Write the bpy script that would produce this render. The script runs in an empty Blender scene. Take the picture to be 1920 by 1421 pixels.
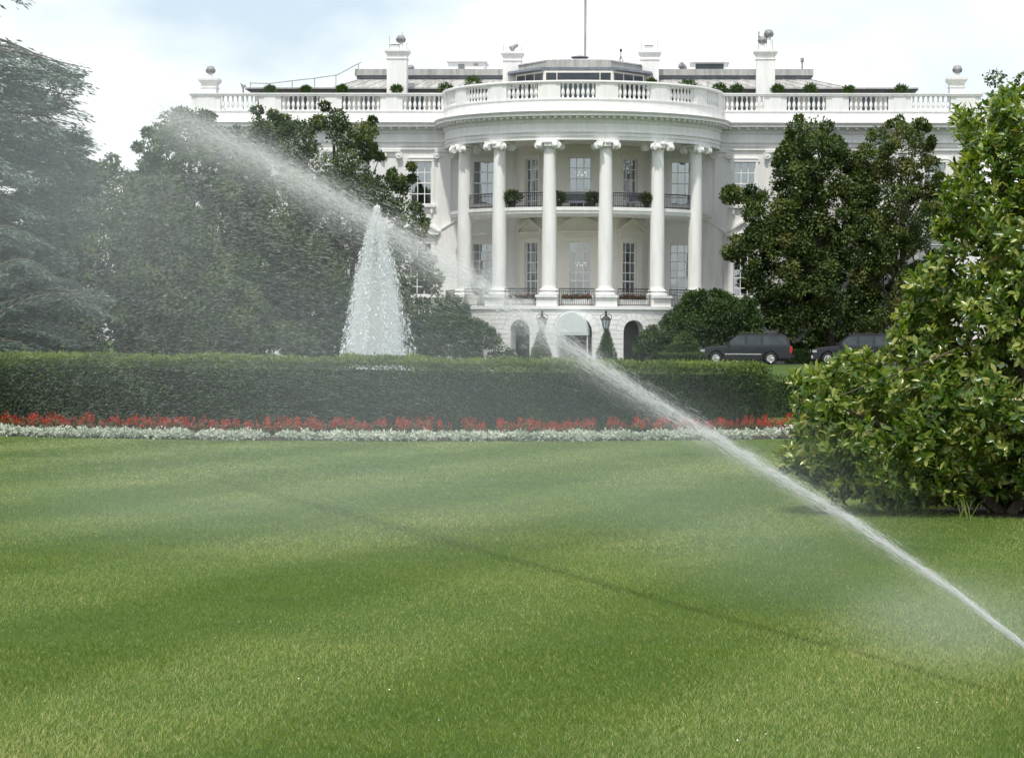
import bpy, bmesh, math, random
import numpy as np
from mathutils import Vector, Matrix
random.seed(7); np.random.seed(7)
R = math.radians
scene = bpy.context.scene
COL = scene.collection
# ------------------------------------------------------------------ camera, sky, sun, exposure
FPX = 5000.0                       # focal length in pixels of the 1920 wide photograph
CAMZ = 1.72
PITCH = math.atan(70.5/FPX); ROLL = R(.35)
fwd = Vector((0, math.cos(PITCH), -math.sin(PITCH)))
up0 = Vector((0, math.sin(PITCH), math.cos(PITCH))); rt0 = Vector((1, 0, 0))
rt = rt0*math.cos(ROLL)+up0*math.sin(ROLL); up = -rt0*math.sin(ROLL)+up0*math.cos(ROLL)
CAM = Vector((0, 0, CAMZ))
cd = bpy.data.cameras.new('camera'); cam = bpy.data.objects.new('camera', cd); COL.objects.link(cam)
cd.lens = FPX/1920*36; cd.sensor_width = 36; cd.clip_start = .1; cd.clip_end = 6000
m4 = Matrix((rt, up, -fwd)).transposed().to_4x4(); m4.translation = CAM
cam.matrix_world = m4
scene.camera = cam
SUN_AZ, SUN_EL = R(196), R(65)     # azimuth measured clockwise from +Y
w = bpy.data.worlds.new('World'); scene.world = w; w.use_nodes = True
nt = w.node_tree; nt.nodes.clear()
def N(t, tree=None, **k):
    n = (tree or nt).nodes.new(t)
    for a, b in k.items(): setattr(n, a, b)
    return n
sky = N('ShaderNodeTexSky', sky_type='NISHITA', sun_disc=False, sun_elevation=SUN_EL, sun_rotation=SUN_AZ, air_density=1.0, dust_density=1.5, ozone_density=1.0)
bg1 = N('ShaderNodeBackground'); bg1.inputs[1].default_value = .15
bg2 = N('ShaderNodeBackground'); bg2.inputs[0].default_value = (.97, .985, 1, 1); bg2.inputs[1].default_value = 1.15
tc = N('ShaderNodeTexCoord'); mp = N('ShaderNodeMapping'); mp.inputs['Scale'].default_value = (1, 1, 1.9); mp.inputs['Location'].default_value = (.35, .1, .12)
nz = N('ShaderNodeTexNoise'); nz.inputs['Scale'].default_value = 5.5; nz.inputs['Detail'].default_value = 7; nz.inputs['Roughness'].default_value = .52
rp = N('ShaderNodeValToRGB'); rp.color_ramp.elements[0].position = .38; rp.color_ramp.elements[0].color = (.22, .22, .22, 1)
rp.color_ramp.elements[1].position = .57; rp.color_ramp.elements[1].color = (1, 1, 1, 1)
mx = N('ShaderNodeMixShader'); out = N('ShaderNodeOutputWorld')
L = nt.links.new
L(tc.outputs['Generated'], mp.inputs[0]); L(mp.outputs[0], nz.inputs['Vector']); L(nz.outputs['Fac'], rp.inputs[0])
L(sky.outputs[0], bg1.inputs[0]); L(rp.outputs[0], mx.inputs[0]); L(bg1.outputs[0], mx.inputs[1]); L(bg2.outputs[0], mx.inputs[2]); L(mx.outputs[0], out.inputs[0])
sd = bpy.data.lights.new('sun', 'SUN'); sd.energy = 3.5; sd.angle = R(2.2); sd.color = (1, .96, .88)
sun = bpy.data.objects.new('sun', sd); COL.objects.link(sun)
sv = Vector((math.sin(SUN_AZ)*math.cos(SUN_EL), math.cos(SUN_AZ)*math.cos(SUN_EL), math.sin(SUN_EL)))
sun.rotation_euler = sv.to_track_quat('Z', 'Y').to_euler(); sun.location = (0, -20, 60)
scene.view_settings.view_transform = 'Standard'; scene.view_settings.look = 'None'
scene.view_settings.exposure = 0.12; scene.view_settings.gamma = 1.0
scene.render.engine = 'CYCLES'
cy = scene.cycles
cy.max_bounces = 10; cy.diffuse_bounces = 6; cy.glossy_bounces = 3; cy.transmission_bounces = 4; cy.transparent_max_bounces = 64; cy.volume_bounces = 3
cy.use_denoising = True; cy.volume_step_rate = 3; cy.volume_max_steps = 64
cy.sample_clamp_indirect = 6

def P(px, py, Y):
    d = fwd+rt*((px-960)/FPX)+up*((710.5-py)/FPX)
    return CAM+d*(Y/d.y)
def G(px, py, z=0.0):
    d = fwd+rt*((px-960)/FPX)+up*((710.5-py)/FPX)
    return CAM+d*((z-CAMZ)/d.z)
def pxm(Y): return FPX/Y

# ------------------------------------------------------------------ materials
def mat(name, col, rough=.6, var=.12, scale=3.0, bump=0.0, bscale=30.0, metallic=0.0, spec=.4, col2=None, coat=0.0, det=5, streak=None):
    m = bpy.data.materials.new(name); m.use_nodes = True; t = m.node_tree; b = t.nodes['Principled BSDF']
    b.inputs['Roughness'].default_value = rough; b.inputs['Metallic'].default_value = metallic
    b.inputs['Specular IOR Level'].default_value = spec
    if coat: b.inputs['Coat Weight'].default_value = coat; b.inputs['Coat Roughness'].default_value = .06
    c = t.nodes.new('ShaderNodeTexCoord')
    n = t.nodes.new('ShaderNodeTexNoise'); n.inputs['Scale'].default_value = scale; n.inputs['Detail'].default_value = det; n.inputs['Roughness'].default_value = .65
    src = c.outputs['Object']
    if streak:
        q = t.nodes.new('ShaderNodeMapping'); q.inputs['Scale'].default_value = streak; t.links.new(src, q.inputs[0]); src = q.outputs[0]
    t.links.new(src, n.inputs['Vector'])
    r = t.nodes.new('ShaderNodeValToRGB')
    c2 = col2 or tuple(x*(1-var*2) for x in col)
    c1 = col if col2 else tuple(min(1, x*(1+var*.4)) for x in col)
    r.color_ramp.elements[0].position = .3; r.color_ramp.elements[1].position = .65
    r.color_ramp.elements[0].color = (*c2, 1); r.color_ramp.elements[1].color = (*c1, 1)
    t.links.new(n.outputs['Fac'], r.inputs[0]); t.links.new(r.outputs[0], b.inputs['Base Color'])
    if bump:
        n2 = t.nodes.new('ShaderNodeTexNoise'); n2.inputs['Scale'].default_value = bscale; n2.inputs['Detail'].default_value = 4
        t.links.new(c.outputs['Object'], n2.inputs['Vector'])
        bp = t.nodes.new('ShaderNodeBump'); bp.inputs['Strength'].default_value = bump; bp.inputs['Distance'].default_value = .05
        t.links.new(n2.outputs['Fac'], bp.inputs['Height']); t.links.new(bp.outputs[0], b.inputs['Normal'])
    return m
def leafmat(name, stops, rough=.5, trans=.25, spec=.4, tcol=None):
    m = bpy.data.materials.new(name); m.use_nodes = True; t = m.node_tree; b = t.nodes['Principled BSDF']
    o = t.nodes['Material Output']
    b.inputs['Roughness'].default_value = rough; b.inputs['Specular IOR Level'].default_value = spec
    a = t.nodes.new('ShaderNodeAttribute'); a.attribute_name = 'tint'
    r = t.nodes.new('ShaderNodeValToRGB'); e = r.color_ramp.elements
    while len(e) < len(stops): e.new(.5)
    for k, (p, c) in enumerate(stops): e[k].position = p; e[k].color = (*c, 1)
    t.links.new(a.outputs['Fac'], r.inputs[0]); t.links.new(r.outputs[0], b.inputs['Base Color'])
    if trans:
        tr = t.nodes.new('ShaderNodeBsdfTranslucent'); mxs = t.nodes.new('ShaderNodeMixShader'); mxs.inputs[0].default_value = trans
        g = t.nodes.new('ShaderNodeMix'); g.data_type = 'RGBA'; g.blend_type = 'MULTIPLY'; g.inputs[0].default_value = 1
        g.inputs[7].default_value = (*(tcol or (1.3, 1.35, .6)), 1)
        t.links.new(r.outputs[0], g.inputs[6]); t.links.new(g.outputs[2], tr.inputs[0])
        t.links.new(b.outputs[0], mxs.inputs[1]); t.links.new(tr.outputs[0], mxs.inputs[2]); t.links.new(mxs.outputs[0], o.inputs[0])
    return m
def watermat(name, col, clear=0):
    m = bpy.data.materials.new(name); m.use_nodes = True; t = m.node_tree; b = t.nodes['Principled BSDF']; o = t.nodes['Material Output']
    b.inputs['Base Color'].default_value = (*col, 1); b.inputs['Roughness'].default_value = .25; b.inputs['Specular IOR Level'].default_value = .6
    tr = t.nodes.new('ShaderNodeBsdfTranslucent'); tr.inputs[0].default_value = (*col, 1)
    mxs = t.nodes.new('ShaderNodeMixShader'); mxs.inputs[0].default_value = .45
    t.links.new(b.outputs[0], mxs.inputs[1]); t.links.new(tr.outputs[0], mxs.inputs[2]); t.links.new(mxs.outputs[0], o.inputs[0])
    if clear:
        tp = t.nodes.new('ShaderNodeBsdfTransparent'); m3 = t.nodes.new('ShaderNodeMixShader'); m3.inputs[0].default_value = clear
        t.links.new(mxs.outputs[0], m3.inputs[1]); t.links.new(tp.outputs[0], m3.inputs[2]); t.links.new(m3.outputs[0], o.inputs[0])
    return m
M = {}
M['white'] = mat('white_paint', (.80, .80, .79), .55, .06, .9, .03, 12, streak=(3, 3, .4))
M['white2'] = mat('white_stone', (.80, .80, .785), .6, .05, 1.5, .08, 20, streak=(2, 2, .35))
M['porch'] = mat('cream_wall', (.76, .73, .67), .6, .03, 1.0)
M['trim'] = mat('trim_white', (.82, .82, .81), .45, .03, 2)
M['lead'] = mat('grey_lead_roof', (.42, .42, .41), .5, .2, 1.4, .1, 8, streak=(2.5, .4, .4))
M['slate'] = mat('slate_blue_metal', (.17, .19, .22), .4, .2, 2)
M['dark'] = mat('dark_eave', (.07, .07, .068), .6, .2, 3)
M['iron'] = mat('black_iron', (.035, .032, .03), .45, .2, 9)
M['steel'] = mat('galvanised_steel', (.33, .33, .34), .6, .25, 6, metallic=.25)
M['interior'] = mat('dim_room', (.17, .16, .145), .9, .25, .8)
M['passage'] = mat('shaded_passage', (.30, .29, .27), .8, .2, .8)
M['curtain'] = mat('curtain_cloth', (.52, .54, .55), .9, .12, 3, streak=(9, 9, .3))
M['canvas'] = mat('awning_canvas', (.56, .60, .61), .8, .04, 2)
M['bark'] = mat('grey_bark', (.11, .09, .07), .9, .3, 9, .5, 25, streak=(3, 3, .5))
M['soil'] = mat('dark_soil', (.045, .032, .022), .95, .3, 14, .6, 40)
M['asphalt'] = mat('asphalt', (.06, .06, .06), .9, .2, 5, .2, 60)
M['turf'] = mat('turf', (.075, .115, .026), .95, .18, .8, .6, 60, col2=(.045, .082, .018), spec=.1)
M['carpaint'] = mat('dark_grey_car_paint', (.016, .019, .026), .3, .1, 2, coat=.3, spec=.3)
M['plastic'] = mat('black_plastic', (.02, .02, .021), .6, .2, 10)
M['rubber'] = mat('tyre_rubber', (.022, .022, .022), .85, .2, 15)
M['chrome'] = mat('chrome', (.72, .72, .74), .18, .1, 5, metallic=.95)
M['lamp'] = mat('headlight_glass', (.42, .43, .45), .12, .1, 4, coat=.5)
M['tail'] = mat('red_lens', (.45, .02, .015), .2, .1, 4, coat=.5)
M['carglass'] = mat('tinted_car_glass', (.035, .05, .06), .08, .3, 1.2, spec=.5)
M['terracotta'] = mat('dark_green_planter', (.03, .05, .045), .6, .2, 6)
M['water'] = mat('pool_water', (.10, .16, .16), .08, .2, 1.5, .3, 6)
M['drop'] = watermat('white_water', (.97, .98, .985), .55)
M['plume'] = watermat('aerated_water', (.96, .995, .995), .25)
def glass():
    m = bpy.data.materials.new('window_glass'); m.use_nodes = True; t = m.node_tree; t.nodes.remove(t.nodes['Principled BSDF']); o = t.nodes['Material Output']
    a = t.nodes.new('ShaderNodeBsdfTransparent'); a.inputs[0].default_value = (.72, .77, .78, 1)
    g = t.nodes.new('ShaderNodeBsdfGlossy'); g.inputs[0].default_value = (.85, .9, .95, 1); g.inputs['Roughness'].default_value = .03
    x = t.nodes.new('ShaderNodeMixShader'); x.inputs[0].default_value = .27
    n = t.nodes.new('ShaderNodeTexNoise'); n.inputs['Scale'].default_value = 2; c = t.nodes.new('ShaderNodeTexCoord'); bp = t.nodes.new('ShaderNodeBump'); bp.inputs['Strength'].default_value = .06
    t.links.new(c.outputs['Object'], n.inputs['Vector']); t.links.new(n.outputs['Fac'], bp.inputs['Height']); t.links.new(bp.outputs[0], g.inputs['Normal'])
    t.links.new(a.outputs[0], x.inputs[1]); t.links.new(g.outputs[0], x.inputs[2]); t.links.new(x.outputs[0], o.inputs[0])
    return m
M['glass'] = glass()
def emit(name, col, s):
    m = bpy.data.materials.new(name); m.use_nodes = True; t = m.node_tree; b = t.nodes['Principled BSDF']
    b.inputs['Emission Color'].default_value = (*col, 1); b.inputs['Emission Strength'].default_value = s
    return m
M['bulb'] = emit('candle_bulb', (1, .85, .6), 1.6)

# ------------------------------------------------------------------ mesh helpers
def tag(o, label=None, cat=None, group=None, kind=None):
    if label: o['label'] = label
    if cat: o['category'] = cat
    if group: o['group'] = group
    if kind: o['kind'] = kind
    return o
def empty(name, loc=(0, 0, 0), rz=0.0, parent=None):
    o = bpy.data.objects.new(name, None); COL.objects.link(o); o.location = loc; o.rotation_euler = (0, 0, rz); o.empty_display_size = .3
    if parent: o.parent = parent
    return o
def link(name, me, parent=None, loc=None, rz=None):
    o = bpy.data.objects.new(name, me); COL.objects.link(o)
    if parent: o.parent = parent
    if loc is not None: o.location = loc
    if rz is not None: o.rotation_euler = (0, 0, rz)
    return o
class MB:
    def __init__(s): s.v = []; s.f = []; s.m = []; s.fn = None
    def add(s, vs, fs, mi=0):
        b = len(s.v)
        for p in vs: s.v.append(tuple(s.fn(*p)) if s.fn else tuple(p))
        for f in fs: s.f.append([b+i for i in f]); s.m.append(mi)
    def box(s, x0, x1, y0, y1, z0, z1, mi=0):
        s.add([(x0, y0, z0), (x1, y0, z0), (x1, y1, z0), (x0, y1, z0), (x0, y0, z1), (x1, y0, z1), (x1, y1, z1), (x0, y1, z1)],
              [(0, 3, 2, 1), (4, 5, 6, 7), (0, 1, 5, 4), (1, 2, 6, 5), (2, 3, 7, 6), (3, 0, 4, 7)], mi)
        return s
    def hexa(s, b, t, mi=0):   # bottom 4, top 4 corners
        s.add(list(b)+list(t), [(0, 3, 2, 1), (4, 5, 6, 7), (0, 1, 5, 4), (1, 2, 6, 5), (2, 3, 7, 6), (3, 0, 4, 7)], mi); return s
    def prism(s, poly, a0, a1, axis='y', mi=0):   # poly of 2D points; extruded along axis
        n = len(poly)
        if axis == 'y': f = lambda p, a: (p[0], a, p[1])
        elif axis == 'x': f = lambda p, a: (a, p[0], p[1])
        else: f = lambda p, a: (p[0], p[1], a)
        s.add([f(p, a0) for p in poly]+[f(p, a1) for p in poly], [tuple(range(n)), tuple(range(2*n-1, n-1, -1))]+[(i, i+n, (i+1) % n+n, (i+1) % n) for i in range(n)], mi); return s
    def lathe(s, prof, n=16, c=(0, 0, 0), axis='z', mi=0, cap=True):
        vs = []
        for r, z in prof:
            for k in range(n):
                a = 2*math.pi*k/n; x, y = r*math.cos(a), r*math.sin(a)
                p = (x, y, z) if axis == 'z' else ((x, z, y) if axis == 'y' else (z, x, y))
                vs.append((c[0]+p[0], c[1]+p[1], c[2]+p[2]))
        fs = []
        for i in range(len(prof)-1):
            for k in range(n): fs.append((i*n+k, i*n+(k+1) % n, (i+1)*n+(k+1) % n, (i+1)*n+k))
        if cap: fs.append(tuple(range(n-1, -1, -1))); fs.append(tuple((len(prof)-1)*n+k for k in range(n)))
        s.add(vs, fs, mi); return s
    def arc(s, prof, a0, a1, n, c=(0, 0), mi=0, caps=True):
        """closed profile of (r,z) swept about the vertical through c; angle 0 faces -y, + towards +x"""
        m = len(prof); vs = []
        for k in range(n+1):
            a = a0+(a1-a0)*k/n
            for r, z in prof: vs.append((c[0]+r*math.sin(a), c[1]-r*math.cos(a), z))
        fs = []
        for k in range(n):
            for i in range(m): fs.append((k*m+i, k*m+(i+1) % m, (k+1)*m+(i+1) % m, (k+1)*m+i))
        if caps: fs.append(tuple(range(m-1, -1, -1))); fs.append(tuple(n*m+i for i in range(m)))
        s.add(vs, fs, mi); return s
    def tube(s, pts, rad, n=6, mi=0):
        pts = [Vector(p) for p in pts]
        if not hasattr(rad, '__len__'): rad = [rad]*len(pts)
        vs = []; pu = None
        for i, p in enumerate(pts):
            d = (pts[min(i+1, len(pts)-1)]-pts[max(i-1, 0)]).normalized()
            u = d.cross(Vector((0, 0, 1))) if abs(d.z) < .95 else d.cross(Vector((1, 0, 0)))
            u.normalize()
            if pu is not None and u.dot(pu) < 0: u = -u
            pu = u; v = d.cross(u)
            for k in range(n):
                a = 2*math.pi*k/n; vs.append(tuple(p+(u*math.cos(a)+v*math.sin(a))*rad[i]))
        fs = []
        for i in range(len(pts)-1):
            for k in range(n): fs.append((i*n+k, i*n+(k+1) % n, (i+1)*n+(k+1) % n, (i+1)*n+k))
        fs.append(tuple(range(n-1, -1, -1))); fs.append(tuple((len(pts)-1)*n+k for k in range(n)))
        s.add(vs, fs, mi); return s
    def mesh(s, name, mats, smooth=True, ang=35, fix=True):
        me = bpy.data.meshes.new(name); me.from_pydata(s.v, [], s.f)
        if not isinstance(mats, (list, tuple)): mats = [mats]
        for k in mats: me.materials.append(k)
        me.polygons.foreach_set('material_index', s.m)
        if fix:
            bm = bmesh.new(); bm.from_mesh(me); bmesh.ops.recalc_face_normals(bm, faces=bm.faces); bm.to_mesh(me); bm.free()
        if smooth:
            me.polygons.foreach_set('use_smooth', [True]*len(me.polygons)); me.set_sharp_from_angle(angle=R(ang))
        me.update(); return me
    def build(s, name, mats, parent=None, loc=None, rz=None, smooth=True, ang=35):
        return link(name, s.mesh(name, mats, smooth, ang), parent, loc, rz)
def np_mesh(name, V, T, tint=None, mats=None, smooth=False):
    """V (n,k,3) vertices of n alike pieces, T (f,3) triangles of one piece, tint (n,)"""
    n, k, _ = V.shape; T = np.asarray(T); f = len(T)
    me = bpy.data.meshes.new(name)
    me.vertices.add(n*k); me.vertices.foreach_set('co', V.astype(np.float32).ravel())
    idx = (T[None]+(np.arange(n)*k)[:, None, None]).ravel().astype(np.int32)
    me.loops.add(len(idx)); me.loops.foreach_set('vertex_index', idx)
    me.polygons.add(n*f); me.polygons.foreach_set('loop_start', np.arange(n*f, dtype=np.int32)*3)
    if smooth: me.polygons.foreach_set('use_smooth', np.ones(n*f, bool))
    me.update(calc_edges=True)
    if tint is not None:
        a = me.attributes.new('tint', 'FLOAT', 'FACE'); a.data.foreach_set('value', np.repeat(tint.astype(np.float32), f))
    for q in (mats or []): me.materials.append(q)
    return me
def unit(a): return a/np.maximum(np.linalg.norm(a, axis=-1, keepdims=True), 1e-9)
def frames(axis, nrm):
    t = unit(axis); s = unit(np.cross(t, nrm)); return t, s, np.cross(s, t)
def diamonds(pos, axis, nrm, ln, wd, fold=.25):
    t, s, n = frames(axis, nrm); ln = ln[:, None]; wd = wd[:, None]
    return np.stack([pos, pos+t*ln*.45+s*wd*.5+n*wd*fold, pos+t*ln, pos+t*ln*.45-s*wd*.5+n*wd*fold], 1)
DT = [(0, 1, 2), (0, 2, 3)]
def bigleaf(pos, axis, nrm, ln, wd, droop=.18):
    t, s, n = frames(axis, nrm); ln = ln[:, None]; wd = wd[:, None]
    def q(a, b, c): return pos+t*ln*a+s*wd*b+n*(wd*c-ln*droop*a*a)
    return np.stack([q(0, 0, 0), q(.32, 0, 0), q(.7, 0, 0), q(1, 0, 0), q(.3, .42, .16), q(.68, .46, .18), q(.3, -.42, .16), q(.68, -.46, .18)], 1)
BT = [(0, 1, 4), (4, 1, 2), (4, 2, 5), (5, 2, 3), (0, 6, 1), (6, 2, 1), (6, 7, 2), (7, 3, 2)]
def rsphere(n):
    v = np.random.normal(size=(n, 3)); return unit(v)
def inpoly(x, y, poly):
    c = np.zeros(x.shape, bool); n = len(poly)
    for i in range(n):
        x0, y0 = poly[i]; x1, y1 = poly[(i+1) % n]
        if y0 == y1: continue
        c ^= ((y0 > y) != (y1 > y)) & (x < (x1-x0)*(y-y0)/(y1-y0)+x0)
    return c
def edged(x, y, poly):
    d = np.full(x.shape, 1e9); n = len(poly)
    for i in range(n):
        a = np.array(poly[i], float); b = np.array(poly[(i+1) % n], float); ab = b-a; l2 = max((ab**2).sum(), 1e-9)
        t = np.clip(((x-a[0])*ab[0]+(y-a[1])*ab[1])/l2, 0, 1)
        d = np.minimum(d, np.hypot(x-a[0]-t*ab[0], y-a[1]-t*ab[1]))
    return d
def sample_crown(poly, n, Y, rmin, rmax, dmax, inset=.55):
    """clump centres filling a crown whose outline seen from the lawn is poly; returns centres (n,3), radii"""
    pp = np.array(poly, float); x0, y0 = pp.min(0); x1, y1 = pp.max(0); C = []; Rr = []
    s = pxm(Y); tries = 0
    while len(C) < n and tries < 60:
        tries += 1
        x = np.random.uniform(x0, x1, n*2); y = np.random.uniform(y0, y1, n*2)
        k = inpoly(x, y, poly); x = x[k]; y = y[k]; d = edged(x, y, poly)/s
        r = np.random.uniform(rmin, rmax, len(x)); r = np.minimum(r, np.maximum(d*1.05, rmin*.8)); ok = d > r*inset
        for a, b, e, q in zip(x[ok], y[ok], d[ok], r[ok]):
            h = min(dmax, math.sqrt(max(e, .05)*dmax*1.2)); dy = random.uniform(-h, h)
            C.append(P(a, b, Y+dy)); Rr.append(q)
            if len(C) >= n: break
    return np.array([tuple(c) for c in C]), np.array(Rr)
def leaf_cloud(C, Rr, per, ln, wd, flat=.85, tint=(.5, .2), upb=.5, shell=.55, zmin=.05):
    n = len(C)*per; c = np.repeat(C, per, 0); r = np.repeat(Rr, per)
    d = rsphere(n); rad = (shell+(1-shell)*np.random.rand(n))*r*np.random.uniform(.75, 1.12, n)
    p = c+d*rad[:, None]*np.array([1, 1, flat]); p[:, 2] = np.maximum(p[:, 2], zmin+np.random.rand(n)*.1)
    ax = unit(d*.7+rsphere(n)*.8); nr = unit(d*.75+rsphere(n)*.42+np.array([0, 0, upb]))
    l = np.random.uniform(.7, 1.25, n)*ln; w_ = np.random.uniform(.7, 1.2, n)*wd
    ct = np.repeat(np.random.normal(0, tint[1]*.8, len(C)), per)
    tt = np.clip(tint[0]+ct+np.random.normal(0, tint[1]*.6, n), 0, 1)
    return p, ax, nr, l, w_, tt
def limb_paths(base, top, tips, rb, rng, n=5):
    """trunk and limbs as tubes"""
    mb = MB(); base = Vector(base); top = Vector(top)
    tr = [base.lerp(top, k/6)+Vector((rng.uniform(-.1, .1), rng.uniform(-.1, .1), 0))*(k > 0) for k in range(7)]
    mb.tube(tr, [rb*(1-.13*k) for k in range(7)], 9)
    for t in tips:
        t = Vector(t); k = rng.uniform(.15, .8); a = base.lerp(top, k); b = t
        mid = a.lerp(b, .5)+Vector((rng.uniform(-.3, .3), rng.uniform(-.3, .3), rng.uniform(.0, .5)))
        r0 = rb*(1-.75*k)*.5
        mb.tube([a, a.lerp(mid, .5)+Vector((0, 0, .1)), mid, mid.lerp(b, .5), b], [r0, r0*.8, r0*.6, r0*.4, r0*.18], n)
    return mb
# ------------------------------------------------------------------ ground
FX, FY = -3.0, 59.0                 # fountain centre
def gz(x, y):
    t = min(max((y-72)/70, 0), 1); t = t*t*(3-2*t)
    return .4*t
def make_ground():
    xs = sorted(set([-1500, -700, -300, -150]+list(range(-80, 81, 8))+[150, 300, 700, 1500]))
    ys = sorted(set([-300, -100, -30]+list(range(0, 200, 6))+[220, 300, 500, 1000, 2500]))
    v = [(x, y, gz(x, y)) for y in ys for x in xs]; nx = len(xs)
    f = [(j*nx+i, j*nx+i+1, (j+1)*nx+i+1, (j+1)*nx+i) for j in range(len(ys)-1) for i in range(nx-1)]
    me = bpy.data.meshes.new('lawn'); me.from_pydata(v, [], f); me.materials.append(M['turf'])
    me.polygons.foreach_set('use_smooth', [True]*len(f))
    tag(link('lawn', me), kind='structure')
make_ground()
tag(MB().box(-40, 70, 161.2, 170.5, .39, .404).build('driveway', M['asphalt']), kind='structure')
ds = MB(); ds.arc([(12.15, -.05), (13.5, -.05), (13.5, .012), (13.3, .05), (12.15, .06)], R(-100), R(72), 60, (FX, FY)); tag(ds.build('flower_bed_soil', M['soil']), kind='structure')

# ------------------------------------------------------------------ the mansion
HZ = .40; HA = R(3.4)
HX, HY = 4.50, 174.0
house = empty('mansion', (HX, HY, HZ), -HA)
tag(house, 'long white painted mansion with a six column rounded portico and roof balustrade', 'mansion')
HM = Matrix.Translation((HX, HY, HZ)) @ Matrix.Rotation(-HA, 4, 'Z'); HMI = HM.inverted()
def HL(px, py, hy):
    """house coordinates of the point of the plane y=hy seen at a pixel"""
    o = HMI @ CAM; d = (HMI @ P(px, py, 100))-o
    return o+d*((hy-o.y)/d.y)
def zl(z): return z-HZ
# levels (house coordinates)
ZF, ZLEDGE, ZBASE, ZB0, ZB1, ZARC = zl(3.94), zl(3.68), zl(4.94), zl(9.65), zl(10.08), zl(14.2)
RC, RE = 8.6, 8.95
W2 = 25.6
WINX = (6.45, 10.55, 14.6, 18.7, 22.8)
F2 = (zl(10.62), zl(13.45)); F1 = (zl(4.7), zl(8.1))

def fmap(ox, oy, ang):
    c, s = math.cos(ang), math.sin(ang)
    return lambda u, d, z: (ox+u*c-d*s, oy+u*s+d*c, z)
def panel_wall(mb, u0, u1, z0, z1, ops, fm, depth=.24, mi=0):
    us = sorted(set([u0, u1]+[a for o in ops for a in o[:2]])); zs = sorted(set([z0, z1]+[a for o in ops for a in o[2:]]))
    mb.fn = fm
    for i in range(len(us)-1):
        for j in range(len(zs)-1):
            cu, cz = (us[i]+us[i+1])/2, (zs[j]+zs[j+1])/2
            if any(o[0] < cu < o[1] and o[2] < cz < o[3] for o in ops): continue
            mb.add([(us[i], 0, zs[j]), (us[i+1], 0, zs[j]), (us[i+1], 0, zs[j+1]), (us[i], 0, zs[j+1])], [(0, 1, 2, 3)], mi)
    for a, b, c, d in ops:
        mb.add([(a, 0, c), (b, 0, c), (b, 0, d), (a, 0, d), (a, depth, c), (b, depth, c), (b, depth, d), (a, depth, d)], [(0, 4, 5, 1), (1, 5, 6, 2), (2, 6, 7, 3), (3, 7, 4, 0)], mi)
    mb.fn = None
def raw(mb, name, mats, parent=None, smooth=False):
    return link(name, mb.mesh(name, mats, smooth, 35, fix=False), parent)
pane_me = MB().box(-.5, .5, -.5, .5, -.5, .5).mesh('pane', M['glass'], False)
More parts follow.
